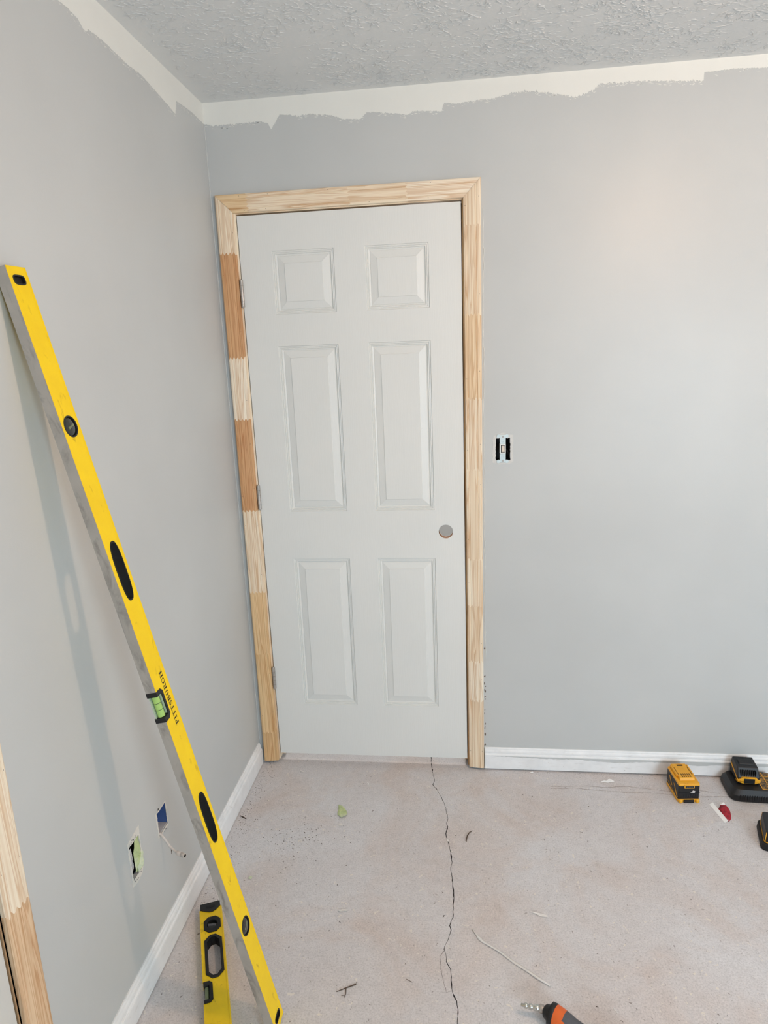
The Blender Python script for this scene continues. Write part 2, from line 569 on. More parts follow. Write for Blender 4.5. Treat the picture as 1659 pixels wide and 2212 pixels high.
# ------------------------------------------------------------------ ceiling stomp texture: raised plaster ridges
mb = MB()
rr = random.Random(3)
stamps = []
for ix in range(14):
    for iy in range(8):
        stamps.append((XL + 0.02 + ix * 0.155 + rr.uniform(-.06, .06), -0.02 - iy * 0.13 + rr.uniform(-.05, .05)))
for sx, sy in stamps:
    dens = rr.choice([30, 80, 110, 130])
    rad = rr.uniform(0.07, 0.13)
    for _ in range(dens):
        a = rr.uniform(0, 2 * math.pi)
        r = rad * math.sqrt(rr.random())
        x, y = sx + r * math.cos(a), sy + r * math.sin(a)
        if y > -0.022 or x < XL + 0.03 or y < -1.05:
            continue
        if rr.random() < .62:
            th = rr.gauss(0.05, 0.6)
        else:
            th = a + rr.uniform(-.6, .6)
        ln = rr.choice([rr.uniform(.006, .016), rr.uniform(.012, .030), rr.uniform(.022, .048)])
        jobs = [(x, y, th, ln, rr.uniform(0.0007, 0.0015), rr.uniform(0.0008, 0.0021))]
        if ln > .016:
            for _b in range(rr.randint(0, 2)):
                q = rr.uniform(-.5, .5)
                jobs.append((x + math.cos(th) * ln * .4, y + math.sin(th) * ln * .4, th + rr.choice([-1, 1]) * rr.uniform(.5, 1.2), ln * rr.uniform(.25, .5), .0008, .0011))
        for x, y, th, ln, wd_, ht in jobs:
            k = max(4, int(ln / .0036))
            tt = th
            L, T, R = [], [], []
            px, py = x, y
            for i in range(k + 1):
                t = i / k
                env = math.sin(math.pi * min(max(t, 0.02), 0.98)) ** 0.6 * rr.uniform(.55, 1.2)
                tt += rr.gauss(0, .38) - (tt - th) * .25
                px += math.cos(tt) * ln / k
                py = min(py + math.sin(tt) * ln / k, -.004)
                nx, ny = -math.sin(tt), math.cos(tt)
                L.append((px + nx * wd_ * env, py + ny * wd_ * env, H + .0003))
                R.append((px - nx * wd_ * env, py - ny * wd_ * env, H + .0003))
                T.append((px, py, H - ht * env))
            vs = L + T + R
            k1 = k + 1
            mb.add(vs, [(i, i + 1, i + 1 + k1, i + k1) for i in range(k)] + [(i + k1, i + 1 + k1, i + 1 + 2 * k1, i + 2 * k1) for i in range(k)], 0, True)
mb.build('plaster_ridges', 'ceiling', ceiling, kind='stuff')

# ------------------------------------------------------------------ white paint cut in along the ceiling
BB = [(XL, 2.3606), (-0.0519, 2.3537), (0.0222, 2.3538), (0.1073, 2.3558), (0.1314, 2.3472), (0.1407, 2.3273), (0.16, 2.3552), (0.1727, 2.3704), (0.2416, 2.3624), (0.2635, 2.3666), (0.3407, 2.3565), (0.3784, 2.3412), (0.436, 2.3375), (0.456, 2.3548), (0.4846, 2.3544), (0.5884, 2.3381), (0.6028, 2.348), (0.6964, 2.341), (0.7032, 2.3641), (0.7385, 2.3589), (0.8672, 2.3658), (0.9127, 2.377), (0.9668, 2.3786), (1.1104, 2.3511), (1.1632, 2.365), (1.1803, 2.3807), (1.3198, 2.3778), (1.4835, 2.3649), (1.4845, 2.3862), (1.5661, 2.39), (1.6658, 2.385), (2.2, 2.372), (3.0, 2.36), (XR, 2.37)]
LB = [(YF, 2.35), (-2.4, 2.345), (-1.4, 2.335), (-0.8253, 2.3463), (-0.7875, 2.3476), (-0.7497, 2.3431), (-0.7354, 2.3327), (-0.7186, 2.3315), (-0.713, 2.3398), (-0.6502, 2.344), (-0.521, 2.338), (-0.4558, 2.3428), (-0.3275, 2.328), (-0.2393, 2.3151), (-0.2224, 2.3564), (-0.0995, 2.364), (0, 2.3595)]


def band(edge, fn, parent, fuzz):
    e = jitter(edge, 0.0024, 0.0009)
    # bristle streaks: short ragged teeth along the brushed parts
    e2 = []
    for i, (a, b) in enumerate(e):
        k = fuzz(a)
        e2.append((a + random.uniform(-1, 1) * k * .0016, b - k * (random.random() ** 2) * 0.006 + (k * 0.003 * random.random() if random.random() < .3 else 0)))
    e2[0], e2[-1] = (edge[0][0], e2[0][1]), (edge[-1][0], e2[-1][1])
    m = MB()
    for i in range(1, len(e2)):
        if e2[i][0] < e2[i - 1][0]:
            e2[i] = (e2[i - 1][0] + 1e-5, e2[i][1])
    for i in range(len(e2) - 1):
        (a0, b0), (a1, b1) = e2[i], e2[i + 1]
        t = 0.0006
        m.add([fn(a0, b0, 0), fn(a1, b1, 0), fn(a1, b1, t), fn(a0, b0, t), fn(a1, H, t), fn(a0, H, t)],
              [(0, 1, 2, 3), (3, 2, 4, 5)])
    # loose dry-brush flecks just under the edge
    for _ in range(900):
        a = random.uniform(edge[0][0], min(edge[-1][0], 1.9)) if edge is BB else random.uniform(-0.9, 0)
        if random.random() > fuzz(a):
            continue
        b = next((p[1] for p in e if p[0] >= a), None)
        if b is None:
            continue
        b -= random.random() ** 2 * 0.015 - .003
        l, h_ = random.uniform(.0015, .008), random.uniform(.0004, .0011)
        s = random.uniform(-.45, .25) * l
        m.add([fn(a - l, b - s, .0004), fn(a, b - h_, .0004), fn(a + l, b + s, .0004), fn(a, b + h_, .0004)], [(0, 1, 2, 3)])
    return m.build('brushed_paint_band', 'fresh', parent)


def fz_back(x):
    if x < 0.13 or 0.2 < x < 0.34:
        return 0.8
    if 0.45 < x < 0.7 or 0.72 < x < 0.9:
        return 0.6
    if 0.9 < x < 1.48:
        return 1.0
    return 0.3


band(BB, lambda a, b, t: (a, -t, b), wall_back, fz_back)
band(LB, lambda a, b, t: (XL + t, a, b), wall_left, lambda y: 0.22)

# thin line of caulk left wavering beside the right casing, and a bead in the corner
mb = MB()
z, pts = 2.05, []
while z > 0.45:
    pts.append((0.8225 + 0.0045 * abs(math.sin(z * 9)) * random.random(), -0.0006, z))
    z -= random.uniform(0.012, 0.03)
mb.tube(pts, [random.uniform(.0004, .0013) for _ in pts], 5)
mb.build('caulk_line', 'fresh', wall_back)
mb = MB()
for _ in range(26):
    z = random.uniform(0.10, 0.52)
    x = 0.8205 + random.uniform(0, .004)
    l, h_ = random.uniform(.001, .003), random.uniform(.002, .007)
    mb.add([(x - .001, -.0005, z - h_), (x + l, -.0006, z - h_ * .3), (x + l * .6, -.0005, z + h_), (x - .001, -.0005, z + h_ * .5)], [(0, 1, 2, 3)])
mb.build('torn_paper_edge', 'bark', wall_back)
mb = MB()
mb.tube([(XL + .001, -.001, z_) for z_ in (0.1, .5, 1.0, 1.5, 2.0, 2.352)], 0.0028, 6)
mb.build('corner_caulk', 'wall', wall_back)

# ------------------------------------------------------------------ baseboards
PB = [(0, .0), (.013, .0), (.0135, .060), (.0125, .064), (.0095, .066), (.0085, .070), (.0098, .074), (.0088, .080), (.006, .085), (.0055, .089), (.003, .0934), (0, .0934)]


def baseboard(name, a, b, fn, z0, sc=1.0):
    m = MB()
    k = max(2, int(abs(b - a) / 0.25))
    rings = [[fn(a + (b - a) * i / k, d, z0 + z * (ZB - z0) / ZB) for d, z in PB] for i in range(k + 1)]
    m.loft(rings)
    return struct(m, name, 'base')


bl = baseboard('baseboard_left', -1.378, -0.0165, lambda s, d, z: (XL + d, s, z), 0.003)
br = baseboard('baseboard_back', XR, 0.8215, lambda s, d, z: (s, -d, z), 0.007)
# grey roller paint that ran down on to the flat of the board
e = jitter([(0.822, .063), (0.95, .060), (1.05, .057), (1.17, .058), (1.26, .052), (1.31, .048), (1.36, .052), (1.44, .057), (1.53, .054), (1.62, .046), (1.68, .052), (1.80, .05), (2.1, .056)], .008, .0012)
mb = MB()
for i in range(len(e) - 1):
    (a0, b0), (a1, b1) = e[i], e[i + 1]
    mb.add([(a0, -.01385, b0), (a1, -.01385, b1), (a1, -.01385, .0635), (a0, -.01385, .0635)], [(0, 1, 2, 3)])
mb.build('rolled_paint_overlap', 'wall', br)

# ------------------------------------------------------------------ door leaf (moulded, six panels, bored for a lock)
def rect(x0, x1, z0, z1, y):
    return [(x0, y, z0), (x1, y, z0), (x1, y, z1), (x0, y, z1)]


PX = [(0.1115, 0.3255), (0.4305, 0.6445)]
PZ = [(0.2610, 0.8625), (1.0450, 1.6400), (1.7470, 1.9550)]
PROF = [(0, 0), (.0016, .0040), (.0055, .0030), (.0070, .0062), (.0105, .0050), (.0120, .0090), (.0165, .0105), (.0180, .0085), (.0405, .0030), (.0416, .0008)]


def leaf(m, x0, w_, holes):
    xs = sorted({0, *[v for p in PX for v in p], w_} | ({holes[0] - .0275, holes[0] + .0275} if holes else set()))
    zs = sorted({DB, DT, *[v for p in PZ for v in p]} | ({holes[1] - .0275, holes[1] + .0275} if holes else set()))
    skip = [(a, b, c, d) for a, b in PX for c, d in PZ]
    if holes:
        hx, hz = holes
        hs = (hx - .0275, hx + .0275, hz - .0275, hz + .0275)
        skip = skip + [hs]
    quad_grid(m, xs, zs, skip, lambda a, b: (a, 0, b))
    for a, b in PX:
        for c, d in PZ:
            rings = [rect(a + o, b - o, c + o, d - o, y) for o, y in PROF]
            m.loft(rings, 0, False)
            m.add(rings[-1], [(0, 1, 2, 3)])
    quad_grid(m, xs, zs, [hs] if holes else [], lambda a, b: (a, .035, b), True)
    m.add([(0, 0, DB), (w_, 0, DB), (w_, 0, DT), (0, 0, DT), (0, .035, DB), (w_, .035, DB), (w_, .035, DT), (0, .035, DT)],
          [(0, 4, 5, 1), (1, 5, 6, 2), (2, 6, 7, 3), (3, 7, 4, 0)])
    if holes:
        N = 40
        cir = []
        for k in range(N):
            t = 2 * math.pi * k / N
            c, s = math.cos(t), math.sin(t)
            q = .0275 / max(abs(c), abs(s))
            cir.append(((hx + .0262 * c, hz + .0262 * s), (hx + q * c, hz + q * s)))
        for y, fl in ((0, False), (.035, True)):
            for k in range(N):
                (a, b), (c, d) = cir[k], cir[(k + 1) % N]
                m.add([(a[0], y, a[1]), (b[0], y, b[1]), (d[0], y, d[1]), (c[0], y, c[1])], [(3, 2, 1, 0) if fl else (0, 1, 2, 3)])
        for k in range(N):
            a, c = cir[k][0], cir[(k + 1) % N][0]
            for y0, y1, mi in ((0, .003, 0), (.003, .032, 1), (.032, .035, 0)):
                m.add([(a[0], y0, a[1]), (c[0], y0, c[1]), (c[0], y1, c[1]), (a[0], y1, a[1])], [(0, 1, 2, 3)], mi, True)


mb = MB()
leaf(mb, 0, W, (0.685, 0.9632))
door = struct(mb, 'door_1', ['door', 'fibre'])

for zc in (1.8215, 1.1015, 0.3735):                                   # hinges: two leaves let in, five knuckles, a pin
    m = MB()
    m.box((-.004, -.0015, zc - .0445), (.004, .030, zc + .0445))
    h = m.build('hinge', 'steel', door)
    for k in range(5):
        z0 = zc - .0445 + k * .0178
        m = MB()
        m.tube([(-.0005, -.0065, z0 + .0005), (-.0005, -.0065, z0 + .0173)], .0062, 14)
        m.build('hinge_knuckle', 'steel', h)
    m = MB()
    m.tube([(-.0005, -.0065, zc - .0475), (-.0005, -.0065, zc - .046), (-.0005, -.0065, zc + .046), (-.0005, -.0065, zc + .0475)], [.003, .0044, .0044, .003], 12)
    m.build('hinge_pin', 'steel', h)

# ------------------------------------------------------------------ jambs and casings of finger-jointed pine
LIGHT = [lin(249, 234, 210), lin(247, 230, 204), lin(251, 238, 217), lin(245, 227, 200)]
TAN = lin(218, 172, 126)

mb = MB()
mb.box((-.0225, 0, .012), (-.003, .115, DT + .0225))
mb.box((-.003, .037, .012), (.009, .07, DT + .003))
jl = struct(mb, 'trim_1', 'pine_z', bevel=.0008, label='left door jamb')
jl.color = LIGHT[0]
mb = MB()
mb.box((W + .003, 0, .012), (W + .0225, .115, DT + .0225))
mb.box((W - .009, .037, .012), (W + .003, .07, DT + .003))
jr = struct(mb, 'trim_2', 'pine_z', bevel=.0008)
jr.color = lin(214, 180, 134)
mb = MB()
mb.box((-.003, 0, DT + .0055), (W + .003, .115, DT + .0225))
mb.box((-.003, .037, DT - .009), (W + .003, .07, DT + .003))
jt = struct(mb, 'trim_3', 'pine_x', bevel=.0008)
jt.color = LIGHT[1]

CP = [(0, 0), (0, .0085), (.0015, .0105), (.0055, .0115), (.0105, .0120), (.0118, .0108), (.0132, .0122), (.020, .0136), (.028, .0150), (.036, .0160), (.0402, .0163), (.0414, .0148), (.0428, .0165), (.048, .0170), (.053, .0168), (.0562, .0155), (.057, .0135), (.057, 0)]
CP = [p for i in range(len(CP) - 1) for p in [CP[i]] + ([((CP[i][0] + CP[i + 1][0]) / 2, (CP[i][1] + CP[i + 1][1]) / 2)] if CP[i + 1][0] - CP[i][0] > .004 else [])] + [CP[-1]]


def casing(name, fn, ends, joints, tones, mat, flip, parent_label=None):
    """ends: two functions w -> s; joints between them; each stretch of timber is a block of its own"""
    root = bpy.data.objects.new(name, None)
    COL.objects.link(root)
    root['kind'] = 'structure'
    cuts = [ends[0]]
    for j in joints:
        ph = random.random()
        cuts.append(lambda w, j=j, ph=ph: j + .006 * (2 * abs(((w / .0125 + ph) % 1) - .5) - .5) * 2 + random.uniform(-.0004, .0004))
    cuts.append(ends[1])
    cuts = [[c(p[0]) for p in CP] for c in cuts]
    for i in range(len(cuts) - 1):
        m = MB()
        rings = [[fn(s, w, d) for s, (w, d) in zip(cuts[k], CP)] for k in (i, i + 1)]
        if flip:
            rings = rings[::-1]
        m.loft(rings, 0, False)
        o = m.build('pine_block', mat, root)
        o.color = tones[i]
        for k, s in enumerate(sorted({round(min(cuts[i]) + q, 3) for q in (.08, .27)})):      # brad holes
            if s < max(cuts[i + 1]) - .03:
                mm = MB()
                for wv in (.006, .05):
                    c = Vector(fn(s + random.uniform(-.02, .02), wv, .0171 if wv > .04 else .0119))
                    ax = Vector(fn(1, 0, 0)) - Vector(fn(0, 0, 0))
                    sd = Vector(fn(0, 1, 0)) - Vector(fn(0, 0, 0))
                    mm.add([c - ax * .0016, c + sd * .0008, c + ax * .0016, c - sd * .0008], [(0, 1, 2, 3)])
                mm.build('brad_hole', 'crack', o)
    return root


L4 = LIGHT
XI, XO, ZI = -0.009, W + .0075, DT + .009
casing('trim_4', lambda s, w, d: (XI - w, -d, s), (lambda w: .010, lambda w: ZI + w - .0007),
       [0.137, 0.48, 0.733, 1.052, 1.389, 1.605, 1.952],
       [lin(226, 192, 144), lin(234, 202, 154), lin(238, 208, 162), L4[0], TAN, L4[2], TAN, L4[0]], 'pine_z', True)
casing('trim_5', lambda s, w, d: (XO + w, -d, s), (lambda w: .010, lambda w: ZI + w - .0007),
       [0.298, 0.459, 0.681, 0.861, 1.191, 1.438, 1.716, 1.995],
       [L4[1], L4[2], L4[3], L4[0], L4[1], L4[0], lin(243, 219, 184), L4[3], L4[1]], 'pine_z', False)
casing('trim_6', lambda s, w, d: (s, -d, ZI + w), (lambda w: XI - w, lambda w: XO + w),
       [0.044, 0.387, 0.579], [lin(240, 212, 170), L4[1], L4[3], L4[2]], 'pine_x', True)

# closet doorway in the left wall, close to the camera
casing('trim_7', lambda s, w, d: (XL + d, -1.4365 + w, s), (lambda w: .010, lambda w: 2.068 + w),
       [0.632, 1.2, 1.7], [lin(232, 202, 166), L4[0], L4[1], L4[0]], 'pine_z', False)
mb = MB()
mb.box((XL - .115, -1.4425, .012), (XL, -1.4425 + .018, 2.07))
jc = struct(mb, 'trim_8', 'pine_z', bevel=.0008)
jc.color = lin(170, 136, 100)
mb = MB()
leaf(mb, 0, W, None)
mb.xform(Matrix.Translation((XL - .002, -1.4455 - W, 0)) @ Matrix.Rotation(math.pi / 2, 4, 'Z'))
struct(mb, 'door_2', 'trimw')

# ------------------------------------------------------------------ light switch without its cover plate
t = thing('light_switch', 'light switch without cover plate in an open hole right of the door', 'switch', (0.889, 0, 1.2615))
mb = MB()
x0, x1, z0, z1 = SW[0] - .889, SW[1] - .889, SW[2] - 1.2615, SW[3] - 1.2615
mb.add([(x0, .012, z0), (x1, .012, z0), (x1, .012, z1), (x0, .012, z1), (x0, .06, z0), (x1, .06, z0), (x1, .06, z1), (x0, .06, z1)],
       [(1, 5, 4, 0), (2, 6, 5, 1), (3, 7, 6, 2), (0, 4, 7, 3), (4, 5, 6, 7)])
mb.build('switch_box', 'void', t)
ring = jitter([(-.036, -.049), (-.012, -.056), (.006, -.0535), (.022, -.055), (.035, -.046), (.034, 0), (.036, .046), (.018, .052), (.004, .055), (-.014, .053), (-.034, .046), (-.035, 0)], .004, .0013, True)
inn = jitter([(x0 + .001, z0 + .001), (x1 - .001, z0 + .001), (x1 - .001, z1 - .001), (x0 + .001, z1 - .001)], .005, .0018, True)
MB().plate(ring, [inn], lambda a, b, d: (a, -d, b), 0, .0006).build('torn_plaster_edge', M['skim'], t)
m = MB().box((-.0115, -.0030, -.0485), (.0095, -.0014, .0485))
st = m.build('mounting_strap', 'zinc', t, bevel=.0006)
for sz in (1, -1):
    for xx in (-.016, .0135):
        m = MB()
        m.tube([(xx, -.0012, sz * .0445), (xx, -.0028, sz * .0445)], .0062, 14)
        m.build('plaster_ear', 'zinc', st)
    m = MB()
    m.tube([(0, -.0030, sz * .0425), (0, -.0050, sz * .0425)], .0034, 12)
    m.box((-.0034, -.0053, sz * .0425 - .0005), (.0034, -.0049, sz * .0425 + .0005))
    m.build('strap_screw', 'steel', st)
    m = MB().box((-.0113, -.0042, sz * .024 - .0062), (.0093, -.0028, sz * .024 + .0062))
    m.build('switch_shoulder', 'zinc', t, bevel=.0004)
    m = MB()
    for xx in (-.004, .002):
        m.tube([(xx, -.0041, sz * .026), (xx, -.00435, sz * .026)], .0009, 8)
    m.build('release_hole', 'void', t)
m = MB().box((-.0115, -.0062, -.0170), (.0095, .02, .0170))
m.build('switch_body', 'switch', t, bevel=.0008)
m = MB().box((-.0075, -.0064, -.0133), (.0055, -.0061, .0133))
m.build('toggle_slot', 'hous', t)
m = MB()
m.loft([[(-.0052, -.006, -.012), (.0048, -.006, -.012), (.0048, -.006, .0118), (-.0052, -.006, .0118)],
        [(-.0044, -.0098, -.009), (.0040, -.0098, -.009), (.0040, -.0075, .0105), (-.0044, -.0075, .0105)]])
m.build('toggle', 'almond', t, bevel=.0008)
m = MB()
m.tube([(.0115, .02, -.004), (.016, .012, -.008), (.019, .013, -.018), (.019, .02, -.026)], .0013, 6)
m.build('wire', 'hous', t)

# ------------------------------------------------------------------ wall boxes on the left wall
t = thing('junction_box', 'open blue box recessed in the left wall, cable hanging out of it', 'electrical box', (XL, -0.8385, 0.3755))
a0, a1, b0, b1 = OA[0] + .8385, OA[1] + .8385, OA[2] - .3755, OA[3] - .3755
mb = MB()
a0, a1, b0, b1 = a0 + .001, a1 - .001, b0 + .001, b1 - .001
mb.add([(-.001, a0, b0), (-.001, a1, b0), (-.001, a1, b1), (-.001, a0, b1), (-.065, a0, b0), (-.065, a1, b0), (-.065, a1, b1), (-.065, a0, b1)],
       [(2, 6, 5, 1), (3, 7, 6, 2), (0, 4, 7, 3), (4, 5, 6, 7)])
mb.build('box_shell', 'blue', t)
mb = MB()
mb.box((-.064, a0 + .001, b0), (-.002, a1 - .001, b0 + .004))
mb.build('box_floor', 'lit_floor_gypsum', t)  # box bottom lit from above, its paleness painted in as overspray grey
ring = jitter([(a0 - .004, b0 - .004), (a1 + .003, b0 - .004), (a1 + .002, b1 + .003), (a0 - .006, b1 + .004)], .006, .0016, True)
inn = jitter([(a0 + .001, b0 + .001), (a1 - .001, b0 + .001), (a1 - .001, b1 - .001), (a0 + .001, b1 - .001)], .006, .0012, True)
MB().plate(ring, [inn], lambda a, b, d: (d, a, b), 0, .0006).build('torn_plaster_edge', 'chip', t)
m = MB()
for yy, zz, s_ in ((-.015, b1 + .007, .0035), (.012, b0 - .006, .002), (.017, b0 - .009, .0016), (.004, b0 - .008, .0018), (-.02, b0 - .004, .002)):
    m.add([(.0009, yy - s_, zz - s_ * .6), (.0009, yy + s_ * .4, zz - s_ * .7), (.0009, yy + s_, zz + s_ * .5), (.0009, yy - s_ * .3, zz + s_)], [(0, 1, 2, 3)])
m.build('gouge_marks', 'void', t, kind='stuff')

t = thing('coaxial_cable', 'white cable with capped end hanging from the blue wall box', 'cable', (XL, -0.8625, 0.3435))
P0 = Vector((XL, -0.8625, 0.3435))
path = [(XL - .030, -.850, .352), (XL - .010, -.858, .3485), (XL + .006, -.8625, .3445), (XL + .016, -.8632, .328), (XL + .027, -.866, .312), (XL + .041, -.872, .3055), (XL + .053, -.8795, .305)]
m = MB()
m.tube([Vector(p) - P0 for p in path], .0030, 10)
m.build('cable_jacket', 'cable', t)
m = MB()
e0, e1 = Vector(path[-1]) - P0, Vector((XL + .079, -.8895, .3052)) - P0
d = (e1 - e0)
m.tube([e0 - d * .05, e0, e0 + d * .45, e0 + d * .46, e0 + d * .53, e0 + d * .54, e1], [.0042, .0058, .0060, .0053, .0053, .0060, .0060], 16)
m.build('end_cap', 'cable', t, bevel=0)
m = MB()
m.tube([e1 - d * .02, e1 + d * .012], .0042, 12)
m.build('cap_bore', 'void', t)
m = MB()
m.tube([Vector((XL + .0315, -.8675, .3075)) - P0, Vector((XL + .031, -.868, .297)) - P0, Vector((XL + .0295, -.8675, .289)) - P0], [.0013, .0008, .0003], 5)
m.build('torn_shred', 'bark', t)

t = thing('torn_outlet_hole', 'ragged outlet hole in the left wall stuffed with green drywall paper', 'wall hole', (XL, -0.989, 0.381))
a0, a1, b0, b1 = OB[0] + .989, OB[1] + .989, OB[2] - .381, OB[3] - .381
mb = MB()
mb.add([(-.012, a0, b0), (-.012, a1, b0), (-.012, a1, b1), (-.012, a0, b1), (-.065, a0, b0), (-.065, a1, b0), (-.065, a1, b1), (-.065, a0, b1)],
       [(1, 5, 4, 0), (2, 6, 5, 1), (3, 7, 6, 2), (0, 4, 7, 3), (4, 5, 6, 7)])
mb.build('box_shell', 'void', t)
ring = jitter([(a0 - .004, b0 - .012), (a0 + .012, b0 - .018), (a1 - .008, b0 - .012), (a1 + .003, b0 + .006), (a1 + .003, b1 - .012), (a1 + .004, b1 + .024), (a1 - .018, b1 + .019), (a0 - .006, b1 + .013), (a0 - .005, b1 - .02)], .005, .0015, True)
inn = jitter([(a0 + .001, b0 + .001), (a1 - .001, b0 + .001), (a1 - .001, b1 - .001), (a0 + .001, b1 - .001)], .005, .0014, True)
MB().plate(ring, [inn], lambda a, b, d: (d, a, b), 0, .0007).build('torn_plaster_edge', 'chip', t)
m = MB()
for k in range(12):
    yy, zz, s_ = random.uniform(a0, a1), random.choice([b1 + random.uniform(.001, .009), b1 + .004, b0 - random.uniform(.002, .010)]), random.uniform(.0010, .0028)
    m.add([(.001, yy - s_, zz - s_ * .6), (.001, yy + s_ * .4, zz - s_ * .7), (.001, yy + s_, zz + s_ * .5), (.001, yy - s_ * .3, zz + s_)], [(0, 1, 2, 3)])
m.build('gouge_marks', 'void', t, kind='stuff')


def crumple(out, n, dep, seed, bow):
    """a creased sheet: outline in y, z pulled in and out of the wall"""
    r = random.Random(seed)
    m = MB()
    c = (sum(p[0] for p in out) / len(out), sum(p[1] for p in out) / len(out))
    rings = []
    for k in range(n + 1):
        f = 1 - k / (n + .6)
        rings.append([(dep + bow * (1 - f * f) + r.uniform(-.0022, .0022), c[0] + (a - c[0]) * f, c[1] + (b - c[1]) * f) for a, b in out])
    m.loft(rings, 0, False)
    m.add(rings[-1], [tuple(range(len(out)))])
    return m


gp = jitter([(-.004, -.041), (.021, -.044), (.027, -.012), (.026, .03), (.021, .050), (.004, .042), (-.001, .012), (-.004, -.008)], .011, .002, True)
o = crumple(gp, 3, -.003, 5, .006).build('green_paper', 'greenpaper', t)
o.modifiers.new('solid', 'SOLIDIFY').thickness = .0006
gp = jitter([(.002, -.046), (.020, -.048), (.030, -.020), (.029, -.001), (.016, -.007), (.003, -.024)], .009, .0018, True)
o = crumple(gp, 3, .001, 9, .007).build('green_paper', 'paleg', t, label='paler folded flap of drywall paper')
o.modifiers.new('solid', 'SOLIDIFY').thickness = .0006
gp = jitter([(-.013, -.038), (-.004, -.041), (-.002, -.004), (-.004, .030), (-.011, .026), (-.014, -.006)], .009, .0014, True)
o = crumple(gp, 2, -.010, 4, .003).build('gypsum_core', 'lit_floor_gypsum', t)

# ------------------------------------------------------------------ long box level leaning on the left wall
LL, LW, LT = 1.8077, 0.0582, 0.0229
B = Vector((0.2639, -1.083, 0))
ax = Vector((-0.1931, -0.0318, 0.9807)).normalized()
nn = Vector((0.9812, -0.0033, 0.1931))
nn = (nn - ax * nn.dot(ax)).normalized()
mm_ = ax.cross(nn)
ML = Matrix.Translation(B) @ Matrix((mm_, nn, ax)).transposed().to_4x4()
# local axes: x across the face (0..width shifted), y out of the yellow face, z along the tool
lev = thing('box_level', 'long yellow box level leaning against the left wall', 'level', mat=ML)


def lf(a, b, d):                       # a across, b along, d out
    return (a - LW / 2, d, b)


def ellipse(ca, cb, ra, rb, n=36, p=2.0):
    out = []
    for k in range(n):
        t_ = 2 * math.pi * k / n
        c, s = math.cos(t_), math.sin(t_)
        out.append((ca + ra * math.copysign(abs(c) ** (2 / p), c), cb + rb * math.copysign(abs(s) ** (2 / p), s)))
    return out


CS = LL / 2
NOT0, NOT1, NOD = CS - .0355, CS + .0355, .0255
U0 = 0.0293
handles = [ellipse(U0, s_, .0178, .0650, 44, 2.7) for s_ in (1.2035, LL - 1.2035)]
circles = [ellipse(.0283, s_, .0215, .0215, 36) for s_ in (1.5065, LL - 1.5065)]
slots = [ellipse(.0283, s_, .0180, .0095, 32, 3.2) for s_ in (LL - .0245, .0245)]
outer = [(0, 0), (LW, 0), (LW, LL), (0, LL), (0, NOT1), (NOD - .008, NOT1), (NOD, NOT1 - .008), (NOD, NOT0 + .008), (NOD - .008, NOT0), (0, NOT0)]
flipf = lambda a, b, d: lf(a, b, d)
mb = MB()
mb.plate(outer, handles + circles + slots, lambda a, b, d: lf(a, b, LT - d), 0, LT, 0, 1, 2)
mb.build('aluminium_body', ['yellow', 'alu', 'rubber'], lev)
# raised painted lips along both long edges of the yellow face
for a_ in (.0004, LW - .0034):
    m = MB().box(lf(a_, .0005, LT - .0004), lf(a_ + .003, (NOT0 if a_ < .01 else LL - .0005), LT + .0005))
    if a_ < .01:
        m.box(lf(a_, NOT1, LT - .0004), lf(a_ + .003, LL - .0005, LT + .0005))
    m.build('face_lip', 'yellow', lev)


def shrink(lp, k):
    ca, cb = sum(p[0] for p in lp) / len(lp), sum(p[1] for p in lp) / len(lp)
    out = []
    for a, b in lp:
        d_ = math.hypot(a - ca, b - cb)
        out.append((ca + (a - ca) * (1 - k / max(d_, 1e-6)), cb + (b - cb) * (1 - k / max(d_, 1e-6))))
    return out


for lp in handles:
    m = MB()
    m.plate(shrink(lp, .0002), [shrink(lp, .0036)], lambda a, b, d: lf(a, b, d), -.0006, LT + .0008)
    m.build('hand_grip', 'rubber', lev)
for lp in circles:
    m = MB()
    m.plate(shrink(lp, .0002), [shrink(lp, .0028)], lambda a, b, d: lf(a, b, d), -.0004, LT + .0006)
    r_ = m.build('plumb_vial', 'black', lev)
    m = MB()
    inn = shrink(lp, .0028)
    ca, cb = sum(p[0] for p in lp) / len(lp), sum(p[1] for p in lp) / len(lp)
    rg = []
    for q, dd in ((1.0, LT - .0022), (.85, LT - .0008), (.55, LT + .0006), (.2, LT + .0012)):
        rg.append([lf(ca + (a - ca) * q, cb + (b - cb) * q, dd) for a, b in inn])
    m.loft([list(reversed(x)) for x in rg], 0, False, True)
    m.add(list(reversed(rg[-1])), [tuple(range(len(inn)))], 0, True)
    m.build('vial_lens', 'lens', r_)
    m = MB()
    c = Vector(lf(ca, cb, LT - .0030))
    m.tube([c + Vector((-.009, 0, -.003)), c + Vector((.009, 0, .003))], .0046, 12)
    m.build('vial_tube', 'vial_dim', r_)  # raised through the lens; its green stands in for a highlight
for lp in slots:
    m = MB()
    m.plate(shrink(lp, .0002), [shrink(lp, .0034)], lambda a, b, d: lf(a, b, d), -.0004, LT + .0006)
    e_ = m.build('hang_slot', 'black', lev)
    m = MB()
    m.plate(shrink(lp, .0034), [], lambda a, b, d: lf(a, b, d), LT * .35, LT - .005)
    m.build('slot_floor', 'rubber', e_)
